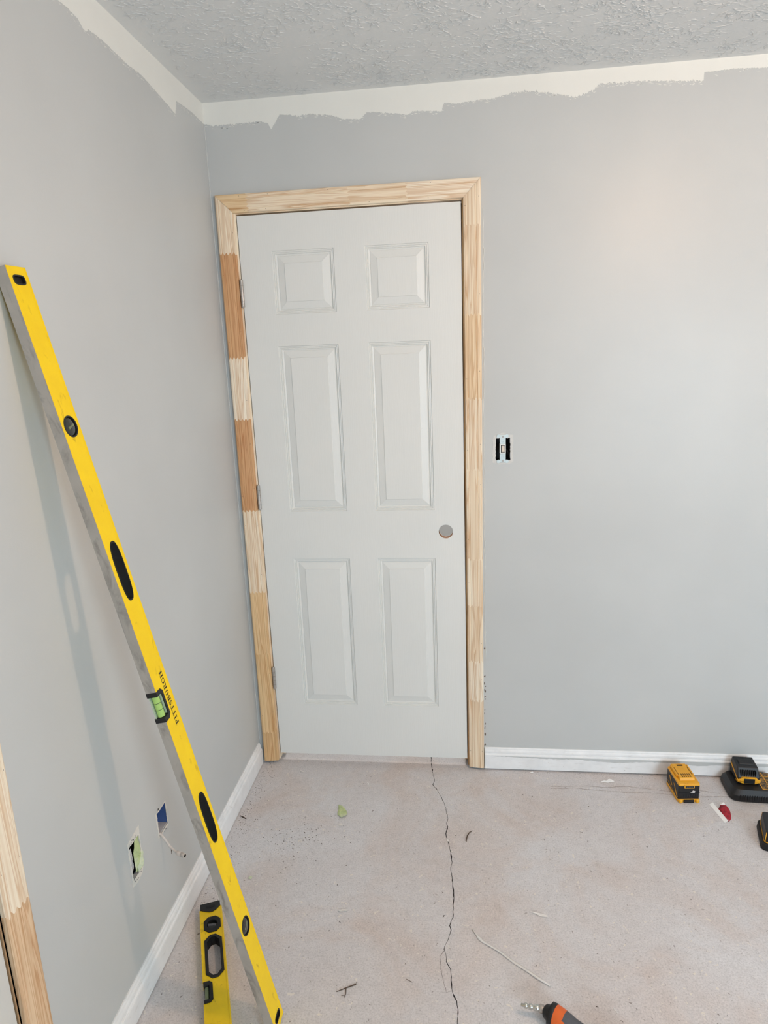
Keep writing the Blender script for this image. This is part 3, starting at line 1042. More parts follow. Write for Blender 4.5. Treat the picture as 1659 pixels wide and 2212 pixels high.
# centre vial: black bracket round a clear block with a green tube
m = MB()
out = [(-.0006, NOT0 + .0002), (-.0006, NOT0 + .0105), (NOD - .0085, NOT0 + .0105), (NOD - .0065, NOT0 + .013), (NOD - .0065, NOT1 - .013), (NOD - .0085, NOT1 - .0105), (-.0006, NOT1 - .0105), (-.0006, NOT1 - .0002), (NOD - .0082, NOT1 - .0002), (NOD - .0002, NOT1 - .0082), (NOD - .0002, NOT0 + .0082), (NOD - .0082, NOT0 + .0002)]
m.plate(out, [], lambda a, b, d: lf(a, b, d), -.0004, LT + .0007)
vb = m.build('centre_vial', 'black', lev)
MB().box(lf(.0008, NOT0 + .0105, .0015), lf(NOD - .0067, NOT1 - .0105, .0035)).box(lf(NOD - .0072, NOT0 + .0115, .0015), lf(NOD - .0062, NOT1 - .0115, LT - .002)).build('vial_block', 'clear', vb)
m = MB()
c = Vector(lf(.0100, CS, .0115))
m.tube([c + Vector((0, 0, -.0240)), c + Vector((0, 0, .0240))], .0078, 18)
m.build('vial_tube', 'vial', vb)
for dz in (-.0075, .0075):
    m = MB()
    rg = [[c + Vector((math.cos(q) * .00795, math.sin(q) * .00795, dz + h_)) for q in [2 * math.pi * k / 18 for k in range(18)]] for h_ in (-.0005, .0005)]
    m.loft(rg, 0, False, True)
    m.build('vial_ring', 'ink', vb)
m = MB()
m.box(lf(.0170, NOT0 + .014, .012), lf(.0180, NOT1 - .014, .0165))
m.build('vial_shade_bar', 'ink', vb)


# lettering: slab-serif capitals drawn as strokes
def glyphs():
    TH, TN, SV = .17, .085, .085

    def bar(x0, y0, x1, y1):
        return [(x0, y0), (x1, y0), (x1, y1), (x0, y1)]

    def stem(x, y0=0, y1=1, s0=True, s1=True, t_=TH):
        o_ = [bar(x - t_ / 2, y0, x + t_ / 2, y1)]
        if s0:
            o_.append(bar(x - t_ * 1.05, y0, x + t_ * 1.05, y0 + SV))
        if s1:
            o_.append(bar(x - t_ * 1.05, y1 - SV, x + t_ * 1.05, y1))
        return o_

    def arc(cx, cy, rx, ry, a0_, a1_, n=12):
        o_ = []
        for k in range(n):
            p = []
            for a_ in (a0_ + (a1_ - a0_) * k / n, a0_ + (a1_ - a0_) * (k + 1) / n):
                a_ = math.radians(a_)
                tk = TN + (TH - TN) * abs(math.cos(a_))
                p.append(((cx + rx * math.cos(a_), cy + ry * math.sin(a_)), (cx + (rx - tk) * math.cos(a_), cy + (ry - min(tk, ry * .9)) * math.sin(a_))))
            o_.append([p[0][1], p[0][0], p[1][0], p[1][1]])
        return o_

    g = {}
    g['I'] = (.42, stem(.21))
    g['P'] = (.70, stem(.2) + arc(.36, .74, .32, .26, -90, 90) + [bar(.2, 1 - TN, .37, 1), bar(.2, .48, .37, .48 + TN)])
    g['T'] = (.74, stem(.37, s1=False) + [bar(.03, 1 - TN, .71, 1), bar(.03, .74, .11, 1), bar(.63, .74, .71, 1)])
    g['S'] = (.62, arc(.31, .74, .26, .26, 20, 270) + arc(.31, .26, .27, .30, -160, 90) + [bar(.02, .03, .10, .30), bar(.50, .70, .58, .97)])
    g['B'] = (.74, stem(.2) + arc(.36, .76, .29, .24, -90, 90) + arc(.36, .28, .34, .28, -90, 90) + [bar(.2, 1 - TN, .37, 1), bar(.2, .5, .37, .5 + TN), bar(.2, 0, .37, TN)])
    g['U'] = (.84, stem(.2, .3, s0=False) + stem(.66, .3, s0=False, t_=.11) + arc(.42, .32, .305, .32, 180, 360))
    g['R'] = (.80, stem(.2) + arc(.36, .74, .32, .26, -90, 90) + [bar(.2, 1 - TN, .37, 1), bar(.2, .48, .37, .48 + TN), [(.36, .5), (.52, .5), (.76, 0), (.56, 0)], bar(.56, 0, .80, SV)])
    g['G'] = (.84, arc(.44, .5, .40, .5, 40, 330, 20) + [bar(.62, .08, .78, .46), bar(.52, .38, .84, .46), bar(.70, .68, .77, .97)])
    g['H'] = (.92, stem(.2) + stem(.72) + [bar(.2, .46, .72, .46 + TN)])
    return g


G = glyphs()
m = MB()
x, lay = 0, []
for ch in 'PITTSBURGH':
    lay.append((ch, x))
    x += G[ch][0] + .06
hcap = .0125
sc = .1285 / x
for ch, px in lay:
    for q in G[ch][1]:
        m.add([lf(.0450 - b * hcap, .8405 + (px + a) * sc, LT + .00035) for a, b in q], [(3, 2, 1, 0)])
m.build('lettering', 'ink', lev)

# ------------------------------------------------------------------ short level lying flat
SL, SWD, STK = 0.680, 0.058, 0.028
e1, e2 = Vector((.398, -.917, 0)).normalized(), None
e2 = Vector((0, 0, 1)).cross(e1)
O2 = Vector((-.0415, -.7675, 0))
M2 = Matrix.Translation(O2) @ Matrix((e1, e2, Vector((0, 0, 1)))).transposed().to_4x4()
lv2 = thing('short_level', 'short worn yellow level with black fittings lying flat on the floor', 'level', mat=M2)


def octa(cu, ct, ru, rt, ch):
    return [(cu - ru + ch, ct - rt), (cu + ru - ch, ct - rt), (cu + ru, ct - rt + ch), (cu + ru, ct + rt - ch), (cu + ru - ch, ct + rt), (cu - ru + ch, ct + rt), (cu - ru, ct + rt - ch), (cu - ru, ct - rt + ch)]


pf = lambda a, b, d: (b, a, d)          # a across, b along, d up
hol = [octa(.031, .189, .0240, .070, .016), octa(.031, SL - .189, .0240, .070, .016)]
oct_ = [octa(.0315, .0815, .0235, .0275, .013), octa(.0315, SL - .0815, .0235, .0275, .013)]
VC = .2955
capo = [(.0005, .0005), (SWD - .0005, .0005), (SWD - .0005, .0175), (.046, .029), (.036, .0345), (.026, .0345), (.015, .030), (.0005, .0205)]
body = [(SWD, .0180), (SWD, SL), (0, SL), (0, VC + .031), (.015, VC + .031), (.0225, VC + .0235), (.0225, VC - .0235), (.015, VC - .031), (0, VC - .031), (0, .0210), (.015, .0305), (.026, .0350), (.036, .0350), (.046, .0295)]
body = body[::-1]
mb = MB()
mb.plate(body, hol + oct_, lambda a, b, d: pf(a, b, STK - d), .0015, STK - .0, 0, 0, 1)
mb.build('beam', ['yellow2', 'rubber'], lv2)
for z_ in (.0, STK - .006):               # flanges of the beam along both long sides
    m = MB()
    m.box((.0185, SWD - .0005, z_), (SL, SWD + .0035, z_ + .0058))
    m.build('flange', 'yellow2', lv2, bevel=.0008)
    m = MB()
    m.box((.0215, -.0022, z_), (VC - .031, .0005, z_ + .0058))
    m.box((VC + .031, -.0022, z_), (SL, .0005, z_ + .0058))
    m.build('flange', 'yellow2', lv2, bevel=.0008)
m = MB()
m.plate(capo, [], pf, .0005, STK + .0016)
ec = m.build('end_cap', 'black', lv2, bevel=.0012)
m = MB()
m.plate(ellipse(.030, .0165, .013, .0045, 24, 2.6), [], pf, STK + .001, STK + .0021)
m.build('cap_recess', 'rubber', ec)
for lp in hol:
    ca, cb = sum(p[0] for p in lp) / 8, sum(p[1] for p in lp) / 8
    inner = [(ca + (a - ca) * .70, cb + (b - cb) * .88) for a, b in lp]
    m = MB()
    m.plate([(ca + (a - ca) * .995, cb + (b - cb) * .998) for a, b in lp], [inner], pf, .0005, STK + .0016)
    m.build('hand_grip', 'rubber', lv2, bevel=.001)
for lp in oct_:
    ca, cb = sum(p[0] for p in lp) / 8, sum(p[1] for p in lp) / 8
    m = MB()
    m.plate([(ca + (a - ca) * .995, cb + (b - cb) * .995) for a, b in lp], [ellipse(ca, cb, .0145, .0150, 28)], pf, .001, STK + .0014)
    r_ = m.build('plumb_vial', 'rubber', lv2, bevel=.0008)
    m = MB()
    rg = [[pf(a, b, dd) for a, b in ellipse(ca, cb, .0146 * q, .0151 * q, 28)] for q, dd in ((1, STK - .006), (.8, STK - .004), (.4, STK - .003))]
    m.loft([list(reversed(x)) for x in rg], 0, False, True)
    m.add(list(reversed(rg[-1])), [tuple(range(28))], 0, True)
    m.build('vial_lens', 'lens', r_)
    m = MB()
    m.tube([pf(ca - .011, cb - .003, STK - .004), pf(ca + .011, cb + .003, STK - .004)], .0038, 12)
    m.build('vial_tube', 'grip', r_)
m = MB()
out = [(-.0005, VC - .0305), (.0148, VC - .0305), (.0222, VC - .0232), (.0222, VC + .0232), (.0148, VC + .0305), (-.0005, VC + .0305), (-.0005, VC + .0220), (.0145, VC + .0220), (.0145, VC - .0180), (-.0005, VC - .0180)]
m.plate(out, [], pf, .001, STK + .0012)
vb = m.build('centre_vial', 'rubber', lv2)
MB().box((VC - .0178, .0010, .004), (VC + .0218, .0140, STK - .009)).build('vial_block', 'grip', vb)
m = MB()
m.tube([(VC - .0172, .0072, STK - .008), (VC + .0212, .0072, STK - .008)], .0055, 14)
m.build('vial_tube', 'vial_dim', vb)


# ------------------------------------------------------------------ batteries and chargers by the back wall
def rbox(x0, x1, y0, y1, z0, z1, c, taper=0.0, n=3):
    """box with rounded vertical corners"""
    def rg(z, k):
        o_ = []
        for cx, cy, a0_ in ((x1 - c, y1 - c, 0), (x0 + c, y1 - c, 90), (x0 + c, y0 + c, 180), (x1 - c, y0 + c, 270)):
            for i in range(n + 1):
                a_ = math.radians(a0_ + 90 * i / n)
                o_.append((cx + c * math.cos(a_), cy + c * math.sin(a_)))
        mx, my = (x0 + x1) / 2, (y0 + y1) / 2
        return [(mx + (p[0] - mx) * (1 - k), my + (p[1] - my) * (1 - k), z) for p in o_]
    return MB().loft([rg(z0, 0), rg(z1, taper)])


MBT = Matrix.Translation((1.530, -0.1105, 0)) @ Matrix.Rotation(math.radians(4.5), 4, 'Z')
bat = thing('tool_battery', 'yellow and black tool battery standing alone by the baseboard', 'battery', mat=MBT)
# local: x width, -y front
rbox(-.0375, .0375, -.055, .055, (.0115), .066, .006).build('cell_housing', 'hous', bat, bevel=.0012)
m = rbox(-.038, .038, -.056, .0555, 0.0, .0135, .007)
bs = m.build('base_shell', 'ywarm', bat, bevel=.002)
m = MB()
m.loft([[(-.038, -.0575, .0125), (.038, -.0575, .0125), (.038, -.0545, .0125), (-.038, -.0545, .0125)], [(-.038, -.0575, .0148), (.038, -.0575, .0148), (.038, -.0545, .0148), (-.038, -.0545, .0148)]])
m.build('base_lip', 'ywarm', bs, bevel=.0008)
for sx in (-1, 1):
    m = MB()
    m.tube([(sx * .0295, -.0565, .003), (sx * .0295, -.0585, .008), (sx * .0295, -.0565, .014)], [.006, .0075, .006], 12)
    m.build('corner_bumper', 'ywarm', bs)
m = rbox(-.0185, .0185, -.0605, -.050, .0005, .0115, .003)
m.build('release_latch', 'black', bat, bevel=.0012)
m = rbox(-.0378, .0378, -.0555, .0555, .0655, .0735, .006, 0.03)
ts = m.build('top_shell', 'ywarm', bat, bevel=.002)
# side swooshes of yellow on the black flanks
for sx in (-1, 1):
    m = MB()
    for y0, y1, z0, z1 in ((-.050, -.012, .018, .050), (.000, .030, .030, .054), (-.030, .046, .016, .024)):
        m.loft([[(sx * .0376, y0, z0), (sx * .0376, y0 + .006, z0), (sx * .0376, y1, z1), (sx * .0376, y1 - .006, z1)],
                [(sx * .0384, y0, z0), (sx * .0384, y0 + .006, z0), (sx * .0384, y1, z1), (sx * .0384, y1 - .006, z1)]][::sx])
    m.build('side_trim', 'ywarm', bat)
# slide-on terminal rail block
m = MB()
m.loft([[(-.027, -.036, .0730), (.027, -.036, .0730), (.027, .054, .0730), (-.027, .054, .0730)],
        [(-.026, -.031, .0835), (.026, -.031, .0835), (.026, .053, .0835), (-.026, .053, .0835)]])
rail = m.build('terminal_rail', 'ywarm', bat, bevel=.0018)
for sx in (-1, 1):
    m = MB().box((sx * .0285 - .0022, -.015, .0750), (sx * .0285 + .0022, .048, .0840))
    m.build('rail_groove', 'ywarm', rail, bevel=.0008)
    m = MB().box((sx * .0235 - .0008, -.014, .0833), (sx * .0235 + .0008, .030, .0838))
    m.build('rail_slit', 'crack', rail)
for k in range(5):
    m = MB().box((-.0150 + k * .0070, -.0285, .0775), (-.0122 + k * .0070, -.0085, .0839))
    m.build('terminal_slot', 'crack', rail)
MB().box((-.0085, .038, .0830), (.0115, .046, .0839)).build('stop_recess', 'crack', rail)
MB().box((-.006, .010, .0830), (.017, .019, .0837)).build('moulded_marks', 'ywarm', rail)
m = rbox(-.0185, .0170, -.0585, -.050, .0575, .0700, .002)
ind = m.build('charge_gauge', 'ywarm', bat, bevel=.001)
m = MB().box((-.0150, -.0592, .0600), (.0135, -.0580, .0680))
g_ = m.build('gauge_window', 'void', ind)
for k in range(4):
    MB().box((-.0115 + k * .0062, -.0594, .0630), (-.0080 + k * .0062, -.0591, .0660)).build('gauge_light', 'grip', ind)
for k in range(7):
    MB().box((-.026 + k * .0080, -.0562, .0195), (-.0215 + k * .0080, -.0545, .0330)).build('housing_rib', 'hous', bat, bevel=.0006)
MB().box((-.0372, -.0558, .0385), (.0372, -.0545, .0395)).build('seam', 'void', bat)

# white chip of drywall stuck to the front of the battery
m = MB()
m.plate(jitter([(.004, .0405), (.016, .0395), (.0195, .0405), (.0205, .0455), (.013, .0482), (.010, .0445)], .004, .0006, True), [], lambda a, b, d: (a, -.0556 - d, b), 0, .0012)
m.xform(MBT)
m.build('drywall_chip', 'flake', label='small white drywall chip stuck on the front of the tool battery', cat='debris')


def charger(name, label, cat, mat, lab=True, front=True):
    t_ = thing(name, label, cat, mat=mat)
    # local: x width .19, y depth, -y front
    m_ = MB()
    def rg(z, i):
        return [(p[0], p[1], z) for p in ellipse(.070, -.005, .092 - i, .072 - i, 48, 6)]
    m_.loft([rg(0, .004), rg(.006, 0), rg(.024, .002), rg(.036, .010), rg(.042, .014)])
    b_ = m_.build('charger_base', 'hous', t_)
    for k in range(16):
        MB().box((.008 + k * .0078, -.0775, .010), (.0120 + k * .0078, -.0700, .0270)).build('vent_rib', 'hous', b_, bevel=.0006)
    m_ = MB()
    m_.loft([[(.086, -.058, .0415), (.150, -.058, .0415), (.150, .045, .0415), (.086, .045, .0415)], [(.088, -.056, .0440), (.149, -.056, .0440), (.149, .044, .0440), (.088, .044, .0440)]])
    pl = m_.build('rating_plate', 'label', t_, bevel=.0006)
    m_ = MB()
    for a_, c_ in (((.087, -.057), (.089, .045)), ((.087, -.057), (.150, -.055)), ((.113, -.057), (.115, .045)), ((.087, .000), (.150, .002)), ((.087, .020), (.150, .022))):
        m_.box((a_[0], a_[1], .0438), (c_[0], c_[1], .0445))
    m_.build('plate_lines', 'ywarm', pl)
    return t_


MC = Matrix.Translation((1.7080, -0.0790, 0)) @ Matrix.Rotation(math.radians(-2.5), 4, 'Z')
charger('battery_charger', 'black charger against the baseboard with a battery seated in it', 'charger', MC)
MB2 = MC @ Matrix.Translation((.0500, -.0050, .0423))
b2 = thing('tool_battery', 'black battery with yellow latch seated in the charger by the baseboard', 'battery', mat=MB2)
m = MB()
m.loft([[(-.0370, -.022, .001), (.0370, -.022, .001), (.0370, .062, .001), (-.0370, .062, .001)],
        [(-.0375, -.020, .024), (.0375, -.020, .024), (.0375, .062, .024), (-.0375, .062, .024)],
        [(-.0350, -.002, .056), (.0350, -.002, .056), (.0345, .058, .060), (-.0345, .058, .060)]])
hs = m.build('cell_housing', 'hous', b2, bevel=.004, seg=3)
m = MB()
m.loft([[(-.026, .010, .056), (.026, .010, .056), (.026, .040, .0575), (-.026, .040, .0575)], [(-.024, .013, .0605), (.024, .013, .0605), (.024, .038, .0625), (-.024, .038, .0625)]])
m.build('top_pad', 'hous', hs, bevel=.002)
for k in range(9):
    MB().box((-.027 + k * .006, -.0200, .028), (-.0245 + k * .006, -.0080, .048)).build('housing_rib', 'hous', hs, bevel=.0005)
m = MB()
out = [(-.039, .012), (-.030, .0165), (-.024, .0235), (.024, .0235), (.030, .0165), (.039, .0135), (.036, .006), (.026, .002), (.022, .000), (-.022, .000), (-.027, .002), (-.036, .006)]
m.plate(out, [], lambda a, b, d: (a, -.020 - d, b + .003), -.004, .0065)
lt = m.build('latch_surround', 'ywarm', b2, bevel=.0018)
m = MB()
m.plate([(-.0185, .002), (.0185, .002), (.0185, .0205), (-.0185, .0205)], [], lambda a, b, d: (a, -.020 - d, b + .003), 0, .0085)
m.build('release_latch', 'black', lt, bevel=.0018)
for sx in (-1, 1):
    m = MB()
    m.loft([[(sx * .0366, -.022, .012), (sx * .0366, -.022, .018), (sx * .0360, .056, .040), (sx * .0360, .056, .034)], [(sx * .0385, -.022, .012), (sx * .0385, -.022, .018), (sx * .0378, .056, .040), (sx * .0378, .056, .034)]][::sx])
    m.build('side_trim', 'ywarm', b2)

MD = Matrix.Translation((1.774, -0.352, 0)) @ Matrix.Rotation(math.radians(-16), 4, 'Z')
d2 = thing('cordless_tool_base', 'black battery foot with a yellow seam at the right edge of the photo', 'battery', mat=MD)
rbox(-.075, .075, -.065, .066, 0, .024, .016, .03).build('foot_plate', 'rubber', d2, bevel=.003)
m = rbox(-.066, .066, -.056, .058, .0235, .062, .010, .05)
hb = m.build('cell_housing', 'hous', d2, bevel=.002)
m = rbox(-.0668, .0668, -.0568, .0585, .0250, .0272, .010)
m.build('seam_trim', 'ywarm', hb)
for yy in (-.0532, .0552):
    for xx in (-.0637, .0637):
        m = MB()
        m.tube([(xx, yy, .026), (xx * .982, yy * .982, .043), (xx * .958, yy * .958, .059)], .0012, 6)
        m.build('seam_trim', 'ywarm', hb)

# curled scrap, white edge and red face
t = thing('label_scrap', 'folded scrap, white on one side and red on the other, beside the tool battery', 'scrap', (1.602, -0.173, 0))
o_ = Vector((1.602, -0.173, 0))
a, b = Vector((1.6020, -.1735, 0.0010)), Vector((1.6195, -.2690, .0010))
up = Vector((.0135, .0075, .0035))
m = MB()
k = 6
L = [a.lerp(b, i / k) - o_ for i in range(k + 1)]
m.loft([L, [p + up for p in L]], 0, False, False, False)
o = m.build('white_strip', 'white', t)
o.modifiers.new('solid', 'SOLIDIFY').thickness = .0012
m = MB()
q0 = [a.lerp(b, .36 + .64 * i / k) - o_ + up for i in range(k + 1)]
rim = [Vector(p) - o_ for p in ((1.634, -.187, .010), (1.6480, -.1960, .017), (1.6520, -.2080, .016), (1.6535, -.222, .012), (1.6520, -.236, .007), (1.6470, -.250, .003), (1.6330, -.264, .001))]
mid = [p.lerp(q, .5) + Vector((0, 0, -.004)) for p, q in zip(q0, rim)]
m.loft([q0, mid, rim], 0, False, True, False)
o = m.build('red_face', 'red', t)
o.modifiers.new('solid', 'SOLIDIFY').thickness = .0010
m = MB()
m.add([p for p in (rim[0], rim[1], rim[1] + Vector((-.004, .010, .004)), rim[0] + Vector((.004, .012, .002)))], [(0, 1, 2, 3)])
o = m.build('torn_corner', 'white', t)
o.modifiers.new('solid', 'SOLIDIFY').thickness = .0008

# ------------------------------------------------------------------ air tool at the bottom edge
dx = Vector((.84, -.54, 0)).normalized()
MT = Matrix.Translation((.944, -1.0280, .0305)) @ Matrix((dx, Vector((0, 0, 1)).cross(dx), Vector((0, 0, 1)))).transposed().to_4x4()
MTB = Matrix.Translation((.944, -1.028, 0)) @ Matrix((dx, Vector((0, 0, 1)).cross(dx), Vector((0, 0, 1)))).transposed().to_4x4()
tl = thing('nail_gun', 'orange and grey air tool with a steel hose plug lying at the bottom edge', 'power tool', mat=MTB)
zc = .0310


def lathe(prof, n, axis_pts=None, sq=(1, 1)):
    m_ = MB()
    rings = []
    for x_, r_ in prof:
        rings.append([(x_, r_ * sq[0] * math.cos(q), zc + r_ * sq[1] * math.sin(q)) for q in [2 * math.pi * k / n for k in range(n)]])
    m_.loft(rings, 0, True, True)
    return m_


RZ = Matrix.Translation((-.002, .008, 0)) @ Matrix.Rotation(math.radians(24), 4, 'Z')      # the plug swivels on the cap
for nm, mt_, pr in (('hose_plug', 'chrome', [(-.074, .0015), (-.0735, .0036), (-.066, .0040), (-.065, .0060), (-.061, .0068), (-.0585, .0060), (-.0575, .0044), (-.055, .0044), (-.0540, .0066), (-.050, .0072), (-.0475, .0064), (-.0465, .0050), (-.044, .0050), (-.043, .0072), (-.030, .0078), (-.029, .0056)]),
                    ('plug_collar', 'steel', [(-.030, .0085), (-.0285, .0098), (-.019, .0098), (-.0175, .0080), (-.004, .0080)])):
    m = lathe(pr, 18)
    m.xform(RZ)
    m.build(nm, mt_, tl)
lathe([(-.018, .011), (-.015, .0150), (-.004, .0185), (-.001, .0200)], 24, sq=(1, 1.0)).build('inlet_boss', 'black', tl)
lathe([(-.003, .0215), (-.0015, .0255), (.0090, .0262), (.0105, .0250)], 28, sq=(1, 1.12)).build('end_cap', 'black', tl)
lathe([(.0095, .0250), (.012, .0256), (.026, .0246), (.040, .0225)], 28, sq=(1, 1.1)).build('orange_sleeve', 'orange', tl)
m = MB()
prof = [(.034, .0238), (.045, .0224), (.062, .0190), (.085, .0178), (.12, .0185), (.205, .0200)]
rings = []
for x_, r_ in prof:
    rings.append([(x_ - .010 * (math.cos(q * 2) > .2 and x_ < .05), r_ * math.cos(q), zc + r_ * 1.1 * math.sin(q)) for q in [2 * math.pi * k / 28 for k in range(28)]])
m.loft(rings, 0, True, True)
m.build('rubber_grip', 'grip', tl)
m = rbox(.200, .280, -.036, .036, .001, .080, .018, .10)
m.build('tool_body', 'orange', tl, bevel=.004)
m = rbox(.206, .274, -.030, .030, .079, .096, .018, .2)
m.build('body_cap', 'black', tl, bevel=.004)


# ------------------------------------------------------------------ litter on the floor
def sheet(name, pts, mat, label, cat, lift=.002, th=.0007, seed=1, curl=0.006, group=None):
    r = random.Random(seed)
    c = Vector((sum(p[0] for p in pts) / len(pts), sum(p[1] for p in pts) / len(pts), 0))
    m_ = MB()
    ring = [Vector((p[0] - c.x, p[1] - c.y, th + r.random() ** 2 * curl)) for p in pts]
    inn_ = [Vector((p.x * .45, p.y * .45, th + lift * r.random())) for p in ring]
    m_.loft([ring, inn_], 0, False)
    m_.add(inn_, [tuple(range(len(inn_)))])
    o__ = m_.build(name, mat, label=label, cat=cat, group=group)
    o__.location = (c.x, c.y, 0.0006)
    s_ = o__.modifiers.new('solid', 'SOLIDIFY')
    s_.thickness = th
    s_.offset = 0
    return o__


sheet('paper_scrap', jitter([(0.2823, -0.2572), (0.300, -.266), (0.3192, -0.2918), (0.3229, -0.314), (0.3055, -0.3284), (0.2883, -0.3072)], .02, .0015, True), 'greenpaper', 'torn green drywall paper scrap on the concrete below the door', 'scrap', .004, .0008, 3, .012)
sheet('paper_chip', jitter([(.303, -.355), (.312, -.356), (.316, -.364), (.306, -.369), (.300, -.363)], .02, .001, True), 'flake', 'small pale chip just below the torn green paper scrap', 'debris', .001, .0008, 4, .004)
sheet('paint_flake', jitter([(.366, -.731), (.378, -.7255), (.398, -.7265), (.390, -.7325), (.372, -.7345)], .02, .0008, True), 'flake', 'off-white flake on the open floor left of the crack', 'debris', .001, .0007, 5, .003)
sheet('paint_flake', jitter([(.925, -.694), (.945, -.6965), (.9744, -.703), (.976, -.709), (.955, -.707), (.940, -.700)], .02, .0006, True), 'flake', 'thin white flake right of the crack, above the long white strip', 'debris', .001, .0007, 6, .003)
sheet('paint_flake', jitter([(1.2486, -.0666), (1.2647, -.0575), (1.274, -.060), (1.2834, -.0462), (1.292, -.050), (1.3001, -.0636), (1.275, -.070)], .02, .0008, True), 'white', 'white flake on the floor in front of the back baseboard', 'debris', .002, .0008, 7, .006)
sheet('paint_flake', jitter([(.992, -.010 - .012), (1.003, -.020), (1.007, -.025), (.996, -.028)], .02, .0008, True), 'white', 'tiny white flake against the back baseboard nearest the door casing', 'debris', .001, .0008, 8, .003)
sheet('plaster_chip', jitter([(.060, -.616), (.070, -.618), (.069, -.628), (.060, -.629)], .02, .001, True), 'paleg', 'pale plaster chip on the floor near the left baseboard', 'debris', .001, .0008, 9, .002)
sheet('plaster_chip', jitter([(.094, -.058), (.108, -.066), (.114, -.074), (.101, -.069), (.092, -.065)], .02, .001, True), 'flake', 'pale plaster chip by the foot of the left door casing', 'debris', .001, .0008, 10, .002)
sheet('plaster_chip', jitter([(.677, -.407), (.684, -.407), (.6885, -.4215), (.682, -.421)], .02, .0008, True), 'flake', 'pale chip wedged in the floor crack', 'debris', .0006, .0008, 11, .001)
sheet('plaster_chip', jitter([(.369, -.118), (.3715, -.1175), (.3790, -.1330), (.3765, -.1335)], .02, .0004, True), 'white', 'narrow white sliver on the floor in front of the door', 'debris', .0006, .0006, 12, .001)


def stick(name, pts, r, mat, label, cat, branches=()):
    c = Vector(pts[0])
    m_ = MB()
    m_.tube([Vector(p) - Vector((c.x, c.y, 0)) for p in pts], r, 7)
    for bp, br_ in branches:
        m_.tube([Vector(p) - Vector((c.x, c.y, 0)) for p in bp], br_, 6)
    o__ = m_.build(name, mat, label=label, cat=cat)
    o__.location = (c.x, c.y, 0)
    return o__


stick('twig', [(.4082, -.9858, .0016), (.4315, -.9737, .0022), (.4559, -.9609, .0017)], [.0007, .0013, .0015], 'bark', 'dry forked twig on the floor near the foot of the long level', 'twig',
      [([(.4315, -.9737, .002), (.4334, -.9899, .0016), (.4315, -.9992, .0012)], [.0011, .0009, .0007]), ([(.4325, -.9925, .0014), (.4221, -.9954, .001)], [.0006, .0004])])
stick('bark_curl', [(.7636, -.366, .0015), (.7560, -.374, .003), (.7495, -.389, .0035), (.7460, -.405, .0026), (.7451, -.4173, .0015)], [.0010, .0016, .0020, .0018, .0010], 'bark', 'curved dark sliver on the floor right of the crack', 'debris')
stick('wood_sliver', [(-.0626, -.3379, .002), (-.050, -.345, .0022), (-.0361, -.3523, .002)], [.0012, .0022, .0014], 'dark', 'dark wood sliver on the floor beside the left baseboard', 'debris')
stick('thin_splinter', [(.5852, -.9355, .0008), (.6011, -.9429, .0008)], [.0007, .0005], 'bark', 'thin brown splinter on the floor left of the crack', 'debris')
stick('white_splinter', [(1.101, -.9735, .0008), (1.1085, -.987, .0008)], [.0009, .0007], 'white', 'thin white splinter on the floor above the air tool', 'debris')
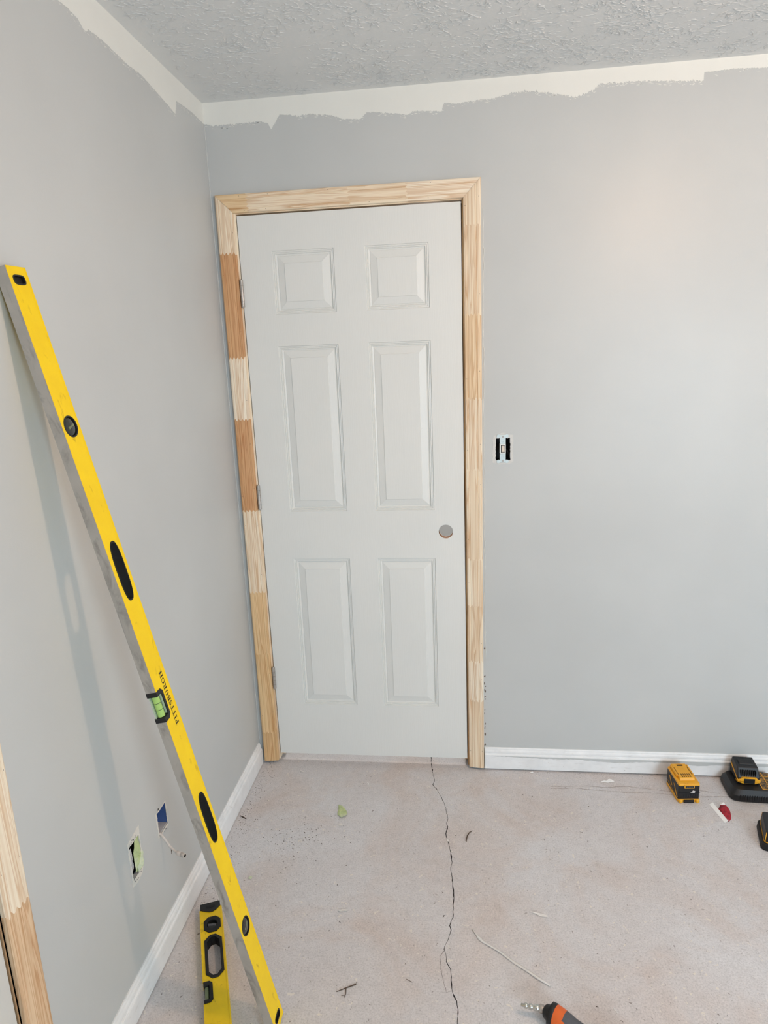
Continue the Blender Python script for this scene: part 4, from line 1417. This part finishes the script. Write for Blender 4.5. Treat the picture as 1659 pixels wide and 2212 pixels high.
# long peeled strip of caulk
pts = [(0.7584, -0.7667), (0.7700, -.783), (0.7789, -0.7961), (0.7863, -0.8046), (0.8090, -.820), (0.8328, -0.8351), (0.8685, -0.8652), (0.9036, -0.8893), (0.925, -.9055), (0.9549, -0.9271)]
ws = [.0015, .0055, .0125, .0085, .0062, .0068, .0074, .0082, .0086, .0050]
m = MB()
L, T, R = [], [], []
c0 = pts[0]
for i, p in enumerate(pts):
    a, b = Vector(pts[max(i - 1, 0)]), Vector(pts[min(i + 1, len(pts) - 1)])
    d = (b - a).normalized()
    k = ws[i] / 2 * random.uniform(.85, 1.15)
    L.append((p[0] - c0[0] - d.y * k, p[1] - c0[1] + d.x * k, .0008))
    R.append((p[0] - c0[0] + d.y * k, p[1] - c0[1] - d.x * k, .0008 + .0012 * random.random()))
    T.append((p[0] - c0[0], p[1] - c0[1], .0026 + .0010 * random.random()))
m.loft([L, T, R], 0, False, True, False)
o = m.build('caulk_strip', 'flake', label='long peeled white strip lying diagonally right of the floor crack', cat='debris')
o.location = (c0[0], c0[1], 0)
o.modifiers.new('solid', 'SOLIDIFY').thickness = .0006

# crumbs: nobody could count them
m = MB()
r = random.Random(11)


def crumb(x_, y_, s_):
    vs = [Vector((s_ * r.uniform(.5, 1.2), 0, s_ * .2)), Vector((-s_ * .5, s_ * r.uniform(.5, 1), s_ * .2)), Vector((-s_ * .5, -s_ * r.uniform(.5, 1), s_ * .2)), Vector((0, 0, s_ * r.uniform(.5, 1.0)))]
    q = Matrix.Rotation(r.uniform(0, 6.28), 4, 'Z')
    vs = [q @ v_ + Vector((x_, y_, 0)) for v_ in vs]
    m.add(vs, [(0, 1, 3), (1, 2, 3), (2, 0, 3), (0, 2, 1)])


for _ in range(320):
    y_ = -r.random() * .75
    crumb(XL + .022 + abs(r.gauss(0, .035)), y_, r.uniform(.0006, .0024))
for _ in range(170):
    crumb(r.gauss(.18, .06), r.gauss(-.45, .06), r.uniform(.0008, .0026))
for _ in range(60):
    crumb(r.uniform(.85, 1.45), -.016 - abs(r.gauss(0, .012)), r.uniform(.0007, .0018))
for x_, y_ in [(0.3798, -0.7697), (0.3599, -0.5504), (0.2513, -0.8638), (0.1757, -0.7251), (0.1521, -0.5483), (0.3309, -0.4201), (0.7098, -0.3891), (0.7069, -0.2471), (0.6784, -0.7261), (0.5551, -0.4664), (0.3471, -0.6304), (0.2176, -0.634), (0.3537, -0.8006), (1.005, -0.436), (1.0043, -0.391), (1.1329, -0.349), (1.1796, -0.2114), (1.3296, -0.4009), (1.0629, -0.9737)]:
    for _ in range(3):
        crumb(x_ + r.uniform(-.002, .002), y_ + r.uniform(-.002, .002), r.uniform(.0012, .0026))
m.build('dirt_crumbs', 'dark', label='scatter of dark dirt crumbs over the concrete floor', cat='debris', kind='stuff')
